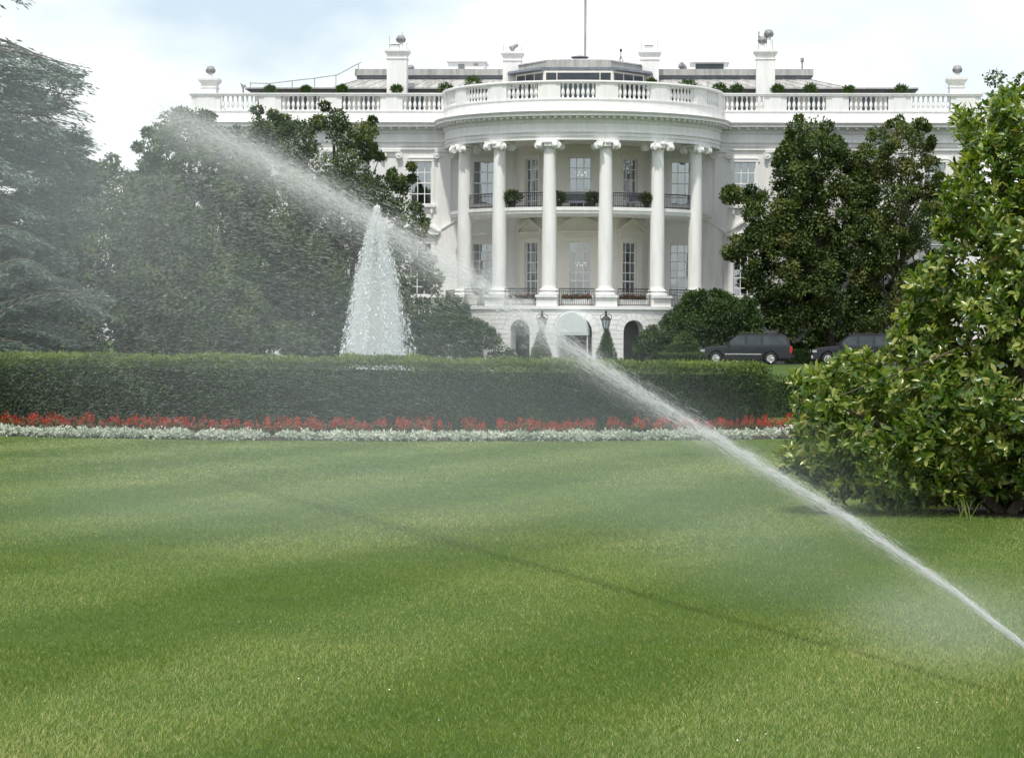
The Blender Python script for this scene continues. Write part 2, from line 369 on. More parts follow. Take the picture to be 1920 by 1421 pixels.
def window(ox, oy, ang, z0, z1, wd, cols, rows, style, curtain=.22, wallm='trim', lit=0):
    """window filling an opening wd wide; origin on the wall face"""
    fm = fmap(ox, oy, ang); h = wd/2
    mb = MB(); mb.fn = fm
    e = .19                     # architrave: stands 6 cm proud of the wall
    mb.box(-h-e, -h, -.06, .0, z0, z1); mb.box(h, h+e, -.06, .0, z0, z1); mb.box(-h-e-.08, h+e+.08, -.075, .0, z1, z1+e)
    mb.box(-h-e, h+e, -.11, .0, z1+e, z1+e+.07)
    wn = mb.build('window', M[wallm], house, smooth=False)
    sl = MB(); sl.fn = fm; sl.box(-h-e-.1, h+e+.1, -.22, .1, z0-.16, z0)
    if style == 'upper':
        for s in (-1, 1): sl.prism([(s*(h+.02)-.1, z0-.16), (s*(h+.02)+.1, z0-.16), (s*(h+.02)+.07, z0-.5), (s*(h+.02), z0-.6), (s*(h+.02)-.07, z0-.5)], -.16, .0)
    sl.build('sill', M[wallm], wn, smooth=False)
    if style in ('tri', 'seg'):
        zt = z1+e+.38; pd = MB(); pd.fn = fm; q = h+e+.32
        pd.box(-h-e, h+e, -.05, 0, z1+e+.07, zt)
        if style == 'tri':
            pd.prism([(-q, zt), (q, zt), (q, zt+.12), (0, zt+.86), (-q, zt+.12)], -.14, 0)
            pd.prism([(-q, zt+.12), (0, zt+.86), (q, zt+.12), (q+.1, zt+.22), (0, zt+1.02), (-q-.1, zt+.22)], -.3, .0)
        else:
            arc = [(q*math.sin(R(a)), zt+.12+.8*(math.cos(R(a))-math.cos(R(60)))/(1-math.cos(R(60)))) for a in np.linspace(-60, 60, 13)]
            arc = [(x*1/math.sin(R(60)), z) for x, z in arc]
            pd.prism([(-q, zt), (q, zt)]+arc[::-1], -.14, 0)
            o2 = [(x*1.06, z+.14) for x, z in arc]; pd.prism(arc+o2[::-1], -.3, 0)
        pd.box(-q, q, -.3, 0, zt-.02, zt+.1)
        pd.build('pediment', M[wallm], wn, smooth=False)
    bars = MB(); bars.fn = fm
    b = .055
    bars.box(-h, -h+.06, .12, .2, z0, z1); bars.box(h-.06, h, .12, .2, z0, z1); bars.box(-h, h, .12, .2, z0, z0+.08); bars.box(-h, h, .12, .2, z1-.06, z1)
    zm = z0+(z1-z0)*(.5 if style == 'upper' else .36); bars.box(-h, h, .1, .19, zm-.04, zm+.04)
    for k in range(1, cols): u = -h+wd*k/cols; bars.box(u-b/2, u+b/2, .13, .19, z0, z1)
    for k in range(1, rows):
        z = z0+(z1-z0)*k/rows
        if abs(z-zm) > .15: bars.box(-h, h, .132, .188, z-b/2, z+b/2)
    bars.build('glazing_bar', M['trim'], wn, smooth=False)
    for i in range(cols):
        for j in range(rows):
            p = link('pane', pane_me, wn); p.location = fm(-h+wd*(i+.5)/cols, .16, z0+(z1-z0)*(j+.5)/rows)
            p.rotation_euler = (random.gauss(0, .006), 0, ang+random.gauss(0, .004)); p.scale = (wd/cols*.985, .006, (z1-z0)/rows*.985)
    if curtain:
        cu = MB(); cu.fn = fm
        for s in (-1, 1):
            n = 14; pts = []
            for k in range(n+1):
                u = s*(h-.02-wd*curtain*k/n); pts.append((u, .34+.03*math.sin(k*1.7)))
            vs = [(u, d, z0) for u, d in pts]+[(u, d, z1) for u, d in pts]
            cu.add(vs, [(k, k+1, n+2+k, n+1+k) for k in range(n)])
        raw(cu, 'curtain', M['curtain'], wn, True)
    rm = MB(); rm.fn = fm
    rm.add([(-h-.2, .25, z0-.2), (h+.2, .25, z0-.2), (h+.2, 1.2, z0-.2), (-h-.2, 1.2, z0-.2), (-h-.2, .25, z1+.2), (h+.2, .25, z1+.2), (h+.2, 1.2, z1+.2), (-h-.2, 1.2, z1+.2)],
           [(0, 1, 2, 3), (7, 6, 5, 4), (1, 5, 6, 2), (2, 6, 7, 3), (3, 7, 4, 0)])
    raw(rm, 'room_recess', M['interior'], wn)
    if lit:
        bl = MB(); bl.fn = fm
        for k in range(9):
            a = k*.7; bl.lathe([(.005, -.06), (.03, -.03), (.03, .02), (.005, .07)], 6, (.34*math.sin(a)+.05, .75+.1*math.cos(a), lit+.16*(k % 2)))
        bl.build('chandelier_bulbs', M['bulb'], wn)
    return wn
def flat_walls():
    for s in (-1, 1):
        mb = MB(); ops = []
        for x in WINX:
            ops += [(s*x-.69, s*x+.69, *F2), (s*x-.69, s*x+.69, *F1)]
        u0, u1 = (4.2, W2) if s > 0 else (-W2, -4.2)
        panel_wall(mb, u0, u1, 0, zl(16.2), ops, fmap(0, 0, 0), .24)
        mb.add([(s*W2, 0, 0), (s*W2, 26, 0), (s*W2, 26, zl(16.2)), (s*W2, 0, zl(16.2))], [(0, 1, 2, 3)])
        raw(mb, 'wall', M['white'], house)
        for k, x in enumerate(WINX):
            window(s*x, 0, 0, *F2, 1.38, 3, 4, 'upper', .2 if k else .3)
            window(s*x, 0, 0, *F1, 1.38, 3, 6, 'seg' if k % 2 == 0 else 'tri', .2)
    back = MB().box(-W2+.01, W2-.01, 25.7, 26, 0, zl(16.2)); back.build('wall', M['white'], house, smooth=False)
flat_walls()
def bow():
    rb = 4.3; va = [-90, -67, -33, -19, 19, 33, 67, 90]
    mb = MB()
    for a0, a1 in zip(va, va[1:]):
        p0 = Vector((rb*math.sin(R(a0)), -rb*math.cos(R(a0)))); p1 = Vector((rb*math.sin(R(a1)), -rb*math.cos(R(a1))))
        c = (p0+p1)/2; ang = math.atan2(p1.y-p0.y, p1.x-p0.x); wd = (p1-p0).length
        main = abs(a1-a0) > 30 and abs(a0+a1) < 110
        ops = []
        if main: ops = [(-.7, .7, F2[0]-.55, F2[1]), (-.7, .7, F1[0]-.5, F1[1])]
        panel_wall(mb, -wd/2, wd/2, ZLEDGE, ZARC+.02, ops, fmap(c.x, c.y, ang), .24)
        if main:
            cen = a0 == -19
            window(c.x, c.y, ang, F2[0]-.55, F2[1], 1.4, 3, 5, 'plain', .2, 'porch', (F2[0]+1.75) if cen else 0)
            window(c.x, c.y, ang, F1[0]-.5, F1[1], 1.4, 3, 6, 'seg' if cen else 'tri', .2, 'porch', (F1[0]+1.9) if cen else 0)
    raw(mb, 'bow_wall', M['porch'], house)
bow()
# porch floor, balcony, ceiling
MB().arc([(3.9, ZLEDGE+.06), (RC+.62, ZLEDGE+.06), (RC+.62, ZF-.02), (3.9, ZF-.02)], R(-88), R(88), 48).build('porch_floor', M['white'], house)
MB().arc([(4.0, ZB0), (RC-.12, ZB0), (RC-.08, ZB0+.05), (RC-.08, ZB0+.2), (RC-.02, ZB0+.22), (RC-.02, ZB1), (4.0, ZB1)], R(-80), R(80), 48).build('balcony_floor', M['white'], house)
MB().arc([(.05, ZARC+.03), (RE-.3, ZARC+.03), (RE-.3, ZARC+.3), (.05, ZARC+.3)], R(-90), R(90), 48).build('porch_ceiling', M['porch'], house)
MB().arc([(.05, zl(16.3)), (RE, zl(16.3)), (RE, zl(16.5)), (.05, zl(16.5))], R(-90), R(90), 48).build('portico_roof', M['lead'], house)
def railing(r, z0, z1, a0, a1, name='railing', step=.13):
    mb = MB(); n = max(3, int((a1-a0)*r/.4))
    for z, t in ((z0+.08, .022), (z1-.16, .018), (z1, .03)):
        mb.arc([(r-t, z-t), (r+t, z-t), (r+t, z+t), (r-t, z+t)], a0, a1, n)
    k = int((a1-a0)*r/step)
    for i in range(k+1):
        a = a0+(a1-a0)*i/k; x, y = r*math.sin(a), -r*math.cos(a); t = .022 if i in (0, k) else .012
        mb.box(x-t, x+t, y-t, y+t, z0, z1)
    return mb.build(name, M['iron'], house, smooth=False)
COLA = [R(11.7*k) for k in (-5, -3, -1, 1, 3, 5)]
for a0, a1 in zip(COLA, COLA[1:]):
    g = .5/RC; railing(RC-.1, ZB1, zl(10.97), a0+g, a1-g)
g = .72/RC
for a0, a1 in zip(COLA, COLA[1:]): railing(RC+.35, ZF, zl(5.0), a0+g, a1-g)
for s in (-1, 1): railing(RC+.35, ZF, zl(4.95), min(s*R(63), s*R(76)), max(s*R(63), s*R(76)))
# columns
def make_column_parts():
    zb, zt = zl(4.98), zl(13.74)
    H = zt-zb
    prof = [(.50, 0), (.475, .06), (.465, .2)]+[(.455-.085*max(0, (k-.25)/.75)**1.5, .2+(H-.2)*k) for k in np.linspace(0, 1, 12)]
    sh = MB().lathe(prof, 28, (0, 0, zb)).mesh('column', M['white'], True, 50)
    bs = MB(); bs.lathe([(.62, 0), (.66, .05), (.66, .1), (.6, .16), (.52, .19), (.52, .24), (.58, .27), (.6, .32), (.57, .37), (.49, .40)], 28, (0, 0, zb-.38)); bs.box(-.7, .7, -.7, .7, zb-.52, zb-.37)
    bm_ = bs.mesh('base', M['white'], True, 40)
    pdm = MB().box(-.66, .66, -.6, .6, ZF-.03, zb-.51).mesh('pedestal', M['white2'], False)
    cp = MB()
    cp.lathe([(.39, 0), (.42, .03), (.39, .07), (.44, .16), (.5, .24), (.5, .28)], 24, (0, 0, zt-.04))
    cp.prism([(-.66, -.72), (-.72, -.66), (-.55, -.2), (-.55, .2), (-.72, .66), (-.66, .72), (-.2, .55), (.2, .55), (.66, .72), (.72, .66), (.55, .2), (.55, -.2), (.72, -.66), (.66, -.72), (.2, -.55), (-.2, -.55)][::-1], zt+.28, zt+.46, 'z')
    for sx in (-1, 1):
        for sy in (-1, 1):      # angled corner scrolls, a face to the front and one to the side
            for ax in ('y', 'x'):
                c = (sx*(.60 if ax == 'y' else .50), sy*(.50 if ax == 'y' else .60), zt+.12)
                pr = [(.02, -.16), (.22, -.16), (.24, -.12), (.19, -.09), (.17, .09), (.24, .12), (.22, .16), (.14, .15), (.1, .19), (.02, .2)]
                if ax == 'y' and sy < 0 or ax == 'x' and sx < 0: pr = [(r, -z) for r, z in pr][::-1]
                cp.lathe(pr, 14, c, ax)
    cp.lathe([(.05, -.5), (.13, -.46), (.16, -.4), (.1, -.3)], 10, (0, -.2, zt+.33), 'y')
    cp.lathe([(.06, 0), (.3, .05), (.3, .2), (.06, .24)], 12, (0, -.32, zt+.02), 'z')
    cpm = cp.mesh('capital', M['white'], True, 40)
    for a in COLA:
        o = link('column', sh, house, (RC*math.sin(a), -RC*math.cos(a), 0), a)
        link('base', bm_, o); link('pedestal', pdm, o); link('capital', cpm, o)
make_column_parts()
# pilasters on the flat front
def pilaster(x):
    mb = MB().box(x-.42, x+.42, -.13, .02, ZLEDGE, zl(13.75)).box(x-.5, x+.5, -.2, .02, ZLEDGE-.3, ZLEDGE+.35)
    o = mb.build('pilaster', M['white'], house, smooth=False)
    c = MB().box(x-.62, x+.62, -.3, .01, zl(14.04), zl(14.17)); c.box(x-.4, x+.4, -.18, .01, zl(13.75), zl(14.04))
    for s in (-1, 1): c.lathe([(.02, -.16), (.1, -.15), (.12, -.1), (.23, -.12), (.25, -.06), (.2, -.02), (.2, .14)], 14, (x+s*.5, -.15, zl(13.86)), 'y')
    c.build('capital', M['white'], o)
for s in (-1, 1):
    for x in (9.0, 12.5, 16.6, 20.7, 25.1): pilaster(s*x)
# entablature
EP = [(-.3, 14.2), (.0, 14.2), (.0, 14.42), (.05, 14.43), (.05, 14.64), (.13, 14.66), (.13, 14.75), (.02, 14.78), (.02, 15.22), (.1, 15.26), (.1, 15.44), (.16, 15.46), (.16, 15.64), (.62, 15.66), (.62, 15.8), (.7, 15.85), (.74, 15.94), (.72, 15.97), (.16, 16.06), (.1, 16.08), (.1, 16.66), (.15, 16.68), (.15, 16.78), (-.3, 16.78)]
EP = [(o, zl(z)) for o, z in EP]
def entablature():
    mb = MB(); mb.arc([(RE+o, z+.003) for o, z in EP], R(-90.5), R(90.5), 72); ob = mb.build('entablature', M['white'], house)
    for s in (-1, 1):
        m2 = MB(); x0, x1 = s*8.75, s*W2
        prof = [(-o-.12, z) for o, z in EP]
        n = len(prof); vs = [(x0, p[0], p[1]) for p in prof]
        vs += [(x1+s*(-p[0] if p[0] < 0 else 0), p[0], p[1]) for p in prof]
        vs += [(x1+s*(-p[0] if p[0] < 0 else 0), 26, p[1]) for p in prof]
        fs = [(k*n+i, k*n+(i+1) % n, (k+1)*n+(i+1) % n, (k+1)*n+i) for k in (0, 1) for i in range(n)]
        m2.add(vs, fs); m2.build('entablature', M['white'], house)
    for s in (-1, 0, 1):       # block brackets and the tooth course under the cornice
        d = MB(); z0 = zl(15.5)
        if s == 0:
            k = 64
            for i in range(-k//2, k//2+1):
                a = i*R(178)/k
                d.arc([(RE+.16, z0+.02), (RE+.5, z0+.02), (RE+.5, z0+.16), (RE+.16, z0+.16)], a-.0085, a+.0085, 1)
            for i in range(-130, 131):
                a = i*R(178)/260
                d.arc([(RE+.1, z0-.18), (RE+.155, z0-.18), (RE+.155, z0-.07), (RE+.1, z0-.07)], a-.0032, a+.0032, 1)
        else:
            x = 9.6
            while x < W2+.3: d.box(s*x-.075, s*x+.075, -.62, -.28, z0+.017, z0+.157); x += .58
            x = 9.6
            while x < W2+.1: d.box(s*x-.03, s*x+.03, -.275, -.22, z0-.18, z0-.07); x += .125
        d.build('dentil_course', M['white'], house, smooth=False)
entablature()
# balustrade
balm = MB().lathe([(.085, 0), (.085, .06), (.05, .1), (.055, .16), (.1, .26), (.115, .36), (.095, .5), (.06, .64), (.045, .74), (.065, .78), (.065, .82), (.085, .85), (.085, .92)], 10).mesh('baluster', M['white'], True, 50)
ZD, ZR = zl(16.76), zl(17.70)
def balustrade():
    rm = RE+.0
    mb = MB(); half = R(7.0); cs = [R(23*k) for k in range(-3, 4)]
    ed = [-R(90)]+[a for c in cs for a in (c-half, c+half)]+[R(90)]
    for i in range(0, len(ed), 2): mb.arc([(rm-.2, ZD), (rm+.1, ZD), (rm+.1, ZR), (rm-.2, ZR)], ed[i], ed[i+1], 5)
    for c in cs[:-1]:
        mb.arc([(rm+.08, ZD+.003), (rm+.13, ZD+.003), (rm+.13, ZR-.003), (rm+.08, ZR-.003)], c+half+R(1.6), c+R(23)-half-R(1.6), 4)
    mb.arc([(rm-.26, ZR), (rm+.17, ZR), (rm+.22, ZR+.08), (rm+.2, ZR+.17), (rm-.26, ZR+.2)], R(-90), R(90), 72)
    o = mb.build('balustrade', M['white'], house)
    for c in cs:
        for k in range(7):
            a = c-half+2*half*(k+.5)/7; link('baluster', balm, o, ((rm-.05)*math.sin(a), -(rm-.05)*math.cos(a), ZD), a)
    for s in (-1, 1):
        mb = MB(); y0, y1 = -.2, .1; ed = [8.7]+[e for c in (10.5, 14.5, 18.5, 22.5) for e in (c-1.27, c+1.27)]+[W2+.1]
        for i in range(0, len(ed), 2):
            a, b = sorted((s*ed[i], s*ed[i+1])); mb.box(a, b, y0, y1, ZD, ZR)
            if b-a > 1.2: mb.box(a+.35, b-.35, y0-.04, y0+.02, ZD+.002, ZR-.002)
        a, b = sorted((s*8.85, s*(W2+.22))); mb.box(a, b, y0-.1, y1+.08, ZR, ZR+.1); mb.box(a, b, y0-.14, y1+.08, ZR+.1, ZR+.18)
        mb.box(min(s*(W2-.2), s*(W2+.1)), max(s*(W2-.2), s*(W2+.1)), .1, 26, ZD, ZR+.17)
        o = mb.build('balustrade', M['white'], house, smooth=False)
        for c in (10.5, 14.5, 18.5, 22.5):
            for k in range(8): link('baluster', balm, o, (s*c-1.27+2.54*(k+.5)/8, -.05, ZD))
balustrade()
# main roof deck and set-back third floor
MB().box(-W2+.1, W2-.1, .12, 25.9, zl(16.3), zl(16.55)).build('roof_deck', M['lead'], house, smooth=False)
def third_floor():
    x0, x1 = HL(476, 160, 3.6).x, HL(1706, 160, 3.6).x
    MB().box(x0, x1, 4.0, 22, zl(16.5), zl(18.32)).build('third_floor_wall', M['porch'], house, smooth=False)
    for k in range(26):
        x = x0+1+(x1-x0-2)*k/25; MB().box(x-.45, x+.45, 3.97, 4.02, zl(16.6), zl(18.1)).build('third_floor_window', M['slate'], house, smooth=False)
    MB().prism([(x0-.55, zl(18.46)), (x0-.1, zl(18.24)), (x1+.1, zl(18.24)), (x1+.55, zl(18.46))], 3.1, 22.4).build('eave', M['dark'], house, smooth=False)
    MB().box(x0-.5, x1+.5, 3.0, 22.5, zl(18.463), zl(18.56)).build('eave_gutter', M['lead'], house, smooth=False)
    a0, a1 = HL(668, 150, 4.5).x, HL(1522, 150, 4.5).x
    zt = zl(19.32)
    mb = MB(); mb.hexa([(a0-1.6, 3.3, zl(18.56)), (a1+2.6, 3.3, zl(18.56)), (a1+2.6, 22, zl(18.56)), (a0-1.6, 22, zl(18.56))], [(a0+.3, 4.9, zt), (a1-.3, 4.9, zt), (a1-.3, 20.5, zt), (a0+.3, 20.5, zt)])
    ro = mb.build('sloping_roof', M['lead'], house, smooth=False)
    sm = MB(); n = 34
    for k in range(n):
        f = k/(n-1); xb = a0-1.4+(a1+2.4-a0+1.4)*f; xt = a0+.35+(a1-.35-a0-.35)*f
        sm.tube([(xb, 3.3, zl(18.58)), (xt, 4.9, zt+.02)], .03, 4)
    sm.build('standing_seam', M['lead'], ro)
    MB().box(a0, a1, 4.75, 20.7, zt-.02, zt+.2).build('roof_fascia', M['slate'], house, smooth=False)
    MB().box(a0-.12, a1+.12, 4.6, 20.8, zt+.2, zt+.62).build('roof_parapet', M['lead'], house, smooth=False)
    r = MB(); pts = [HL(474, 163, 3.2), HL(590, 156, 3.2), HL(636, 149, 3.2), HL(660, 127, 4), HL(677, 117, 4)]
    r.tube([HL(468, 156, 3.2), HL(505, 157, 3.2), HL(590, 147, 3.2), HL(632, 141, 3.2), HL(677, 117, 4.8)], .035, 5)
    for px, py, hy in ((470, 156, 3.2), (548, 152, 3.2), (590, 147, 3.2), (630, 141, 3.2), (672, 120, 4.8)):
        p = HL(px, py, hy); r.tube([p, (p.x, p.y, zl(18.5))], .028, 5)
    r.build('roof_handrail', M['steel'], house)
third_floor()
def chimney(px, ytop, ybase, wcap, wsh, hy, pots, parentz=None):
    c = HL(px, ytop, hy); s = FPX/(HM @ Vector((c.x, hy, 0))).y
    zt = c.z; zb = zl(16.6); a = wsh/s/2; b = wcap/s/2
    mb = MB().box(c.x-a, c.x+a, hy, hy+1.1, zb, zt-.35); mb.box(c.x-a-.05, c.x+a+.05, hy-.05, hy+1.15, zt-.62, zt-.55)
    o = mb.build('chimney', M['white'], house, smooth=False)
    cm = MB(); cm.hexa([(c.x-a-.02, hy-.02, zt-.35), (c.x+a+.02, hy-.02, zt-.35), (c.x+a+.02, hy+1.12, zt-.35), (c.x-a-.02, hy+1.12, zt-.35)], [(c.x-b, hy-(b-a), zt-.14), (c.x+b, hy-(b-a), zt-.14), (c.x+b, hy+1.1+b-a, zt-.14), (c.x-b, hy+1.1+b-a, zt-.14)])
    cm.box(c.x-b, c.x+b, hy-(b-a), hy+1.1+b-a, zt-.139, zt); cm.build('chimney_cap', M['white'], o, smooth=False)
    for dx, kind, h in pots:
        x = c.x+dx
        if kind == 'ball':
            v = MB().lathe([(.17, 0), (.16, h-.1), (.13, h)], 10, (x, hy+.5, zt)); v.build('flue', M['trim'], o)
            v = MB(); v.lathe([(.13, 0), (.25, .1), (.30, .25), (.27, .4), (.16, .52), (.03, .56)], 14, (x, hy+.5, zt+h))
            for k in range(14):
                q = k*math.tau/14; v.tube([(x+.26*math.cos(q), hy+.5+.26*math.sin(q), zt+h+.08), (x+.325*math.cos(q+.2), hy+.5+.325*math.sin(q+.2), zt+h+.25), (x+.2*math.cos(q+.4), hy+.5+.2*math.sin(q+.4), zt+h+.5)], .018, 4)
            v.build('ventilator', M['steel'], o)
        elif kind == 'flat':
            v = MB().box(x-.28, x+.28, hy+.3, hy+.8, zt, zt+h*.75); v.box(x-.36, x+.36, hy+.2, hy+.9, zt+h*.88, zt+h)
            for s1 in (-1, 1): v.box(x+s1*.25-.02, x+s1*.25+.02, hy+.5, hy+.54, zt+h*.75, zt+h*.88)
            v.build('flue', M['trim'], o, smooth=False)
        elif kind == 'dish':
            v = MB().tube([(x, hy+.5, zt), (x, hy+.5, zt+.2)], .04, 6)
            v.tube([(x-.2, hy+.35, zt+.22), (x+.22, hy+.6, zt+.5)], [.2, .12], 10); v.build('floodlight', M['steel'], o)
        elif kind == 'rod':
            MB().tube([(x, hy+.5, zt), (x, hy+.5, zt+h)], .018, 5).build('lightning_rod', M['steel'], o)
        elif kind == 'mast':
            v = MB().tube([(x, hy+.5, zt), (x, hy+.5, zt+h)], .025, 5)
            for q in (.55, .7, .85): v.box(x-.05, x+.05, hy+.45, hy+.55, zt+h*q, zt+h*q+.1)
            v.build('antenna_mast', M['steel'], o)
    return o
chimney(744, 93, 155, 46, 37, 2.0, [(.22, 'ball', .45), (-.2, 'flat', .42), (-.55, 'rod', .9), (.3, 'rod', 1.2), (.62, 'rod', .5)])
chimney(1436, 94, 155, 45, 35, 2.0, [(.2, 'ball', .85), (-.2, 'ball', .42), (-.45, 'mast', 1.3), (.45, 'rod', .7)])
chimney(960, 97, 150, 43, 34, 4.0, [(.1, 'dish', .5), (-.6, 'rod', .5), (.6, 'rod', .4)])
chimney(1218, 95, 150, 43, 35, 4.0, [(-.05, 'flat', .42), (-.55, 'rod', .5), (.5, 'rod', .7)])
chimney(391, 147, 173, 38, 28, .15, [(.05, 'ball', .3)])
chimney(1795, 146, 173, 38, 27, .15, [(.05, 'ball', .3)])
def solarium():
    """many sided sun room above the portico"""
    hy = .6; xl, xr = HL(949, 130, hy).x, HL(1221, 130, hy).x; cx = (xl+xr)/2; hw = (xr-xl)/2
    zc = lambda py: HL(1085, py, hy).z
    zf, ze, zr = zl(16.5), zc(134), zc(121)
    def poly(k, f=1.0): return [(cx-hw*k, hy+6), (cx-hw*k, hy+2.6), (cx-hw*.52*k, hy-.2*f), (cx+hw*.52*k, hy-.2*f), (cx+hw*k, hy+2.6), (cx+hw*k, hy+6)]
    def ring(mb, z0, k0, z1, k1, mi=0):
        a, b = poly(k0), poly(k1); mb.add([(x, y, z0) for x, y in a]+[(x, y, z1) for x, y in b], [(i, (i+1) % 6, 6+(i+1) % 6, 6+i) for i in range(6)]+[tuple(range(6)), tuple(range(11, 5, -1))], mi)
    mb = MB(); ring(mb, zf, .9, ze, .9); so = mb.build('sunroom_wall', M['porch'], house, smooth=False)
    p = poly(.9)
    for (x0, y0), (x1, y1) in zip(p, p[1:]):
        ln = math.hypot(x1-x0, y1-y0); ang = math.atan2(y1-y0, x1-x0); k = 4 if ln > 3 else 2
        fm = fmap((x0+x1)/2, (y0+y1)/2, ang); n = 3
        for i in range(n):
            wd = ln*(.62 if i == 1 else .15) if ln > 4 else ln*.27; u = (-ln*.4+ln*.4*i) if ln > 4 else (-ln*.31+ln*.31*i)
            g_ = MB(); g_.fn = fm; g_.box(u-wd/2, u+wd/2, -.03, .02, zf+1.0, ze-.12); g_.build('sunroom_window', M['carglass'], so, smooth=False)
    e = MB(); ring(e, ze, .93, ze+.08, 1.02); ring(e, ze+.081, 1.02, ze+.24, 1.0); e.build('sunroom_eave', M['slate'], so, smooth=False)
    e = MB(); ring(e, ze+.241, .86, zr+.18, .85); e.build('sunroom_clerestory', M['lead'], so, smooth=False)
    e = MB(); ring(e, zr+.181, .87, zr+.27, .86); MBX = [(x, y, zr+.271) for x, y in poly(.85)]; e.add(MBX+[(cx, hy+2.3, zr+.62)], [(i, (i+1) % 6, 6) for i in range(6)]); ro = e.build('sunroom_roof', M['lead'], so, smooth=False)
    MB().lathe([(.35, 0), (.6, .1), (.6, .16), (.2, .24)], 16, (cx, hy+2.3, zr+.56)).build('roof_finial', M['slate'], so)
    b = HL(1097, 107, hy+2.9)
    MB().lathe([(.09, -1), (.085, 0), (.075, 4), (.05, 9), (.02, 9.1)], 12, (b.x, b.y, b.z)).build('flagpole', M['lead'], house)
    t = HL(1164, 121, hy+1.2); tp = MB()
    for k in range(3): q = k*2.1+.5; tp.tube([(t.x, t.y, t.z+.55), (t.x+.32*math.cos(q), t.y+.32*math.sin(q), t.z-.15)], .022, 5)
    tp.tube([(t.x, t.y, t.z+.5), (t.x, t.y, t.z+.95)], .03, 6); tp.lathe([(.05, 0), (.08, .05), (.08, .14), (.03, .2)], 8, (t.x, t.y, t.z+.82)); tp.build('weather_tripod', M['iron'], house)
solarium()
def rooftop_box(px0, px1, y0, y1, hy, louvre):
    a, b = HL(px0, y0, hy), HL(px1, y1, hy)
    mb = MB().box(a.x+.12, b.x-.12, hy, hy+3, zl(19.3), a.z-.16); mb.box(a.x, b.x, hy-.15, hy+3.1, a.z-.16, a.z)
    o = mb.build('rooftop_housing', M['trim'], house, smooth=False); w_ = b.x-a.x
    if louvre:
        for k in range(5): MB().box(a.x+w_*.3, a.x+w_*.46, hy-.04, hy+.02, b.z+.1+k*.08, b.z+.14+k*.08).build('louvre_slat', M['slate'], o, smooth=False)
        MB().box(a.x+w_*.68, a.x+w_*.8, hy-.03, hy+.02, a.z-.42, a.z-.28).build('vent_grille', M['lead'], o, smooth=False)
    else:
        MB().box(a.x+w_*.14, b.x-w_*.14, hy-.03, hy+.02, b.z, a.z-.25).build('housing_window', M['carglass'], o, smooth=False)
rooftop_box(837, 911, 112, 134, 6.5, True); rooftop_box(1294, 1367, 113, 134, 6.5, False)
def rooftop_bits():
    p = HL(1281, 131, 5.0); d = MB().tube([(p.x, p.y, p.z), (p.x, p.y, p.z+.3)], .05, 6); d.tube([(p.x-.2, p.y-.1, p.z+.32), (p.x+.15, p.y+.1, p.z+.05)], [.25, .18], 10); d.build('satellite_dish', M['steel'], house)
    p = HL(1504, 134, 5.0); d = MB().tube([(p.x, p.y, p.z-.2), (p.x, p.y, p.z+.65)], .06, 6); d.lathe([(.08, 0), (.12, .05), (.12, .25), (.04, .32)], 8, (p.x, p.y, p.z+.6)); d.build('roof_camera_post', M['steel'], house)
    p = HL(456, 173, 1.5); d = MB().tube([(p.x, p.y, zl(16.5)), (p.x, p.y, p.z+.3)], .06, 6); d.box(p.x-.12, p.x+.16, p.y-.1, p.y+.1, p.z+.3, p.z+.46); d.tube([(p.x, p.y, p.z+.4), (p.x-.16, p.y-.1, p.z+.55)], .04, 5); d.build('roof_camera_post', M['steel'], house)
    p = HL(770, 133, 5.0); d = MB().lathe([(.1, 0), (.22, .1), (.26, .25), (.18, .4), (.02, .45)], 10, (p.x, p.y, p.z-.05)); d.build('ventilator', M['steel'], house)
rooftop_bits()
# sloping side screens beside the portico
for s in (-1, 1):
    mb = MB(); mb.prism([(s*7.85, 0), (s*9.15, 0), (s*9.15, zl(8.95)), (s*7.85, zl(9.75))][::s], -.42, -.01); o = mb.build('side_screen', M['white'], house, smooth=False)
    mb = MB(); mb.prism([(s*7.84, zl(9.76)), (s*9.2, zl(8.92)), (s*9.2, zl(9.02)), (s*7.84, zl(9.86))][::s], -.48, -.01); mb.build('screen_coping', M['white'], o, smooth=False)
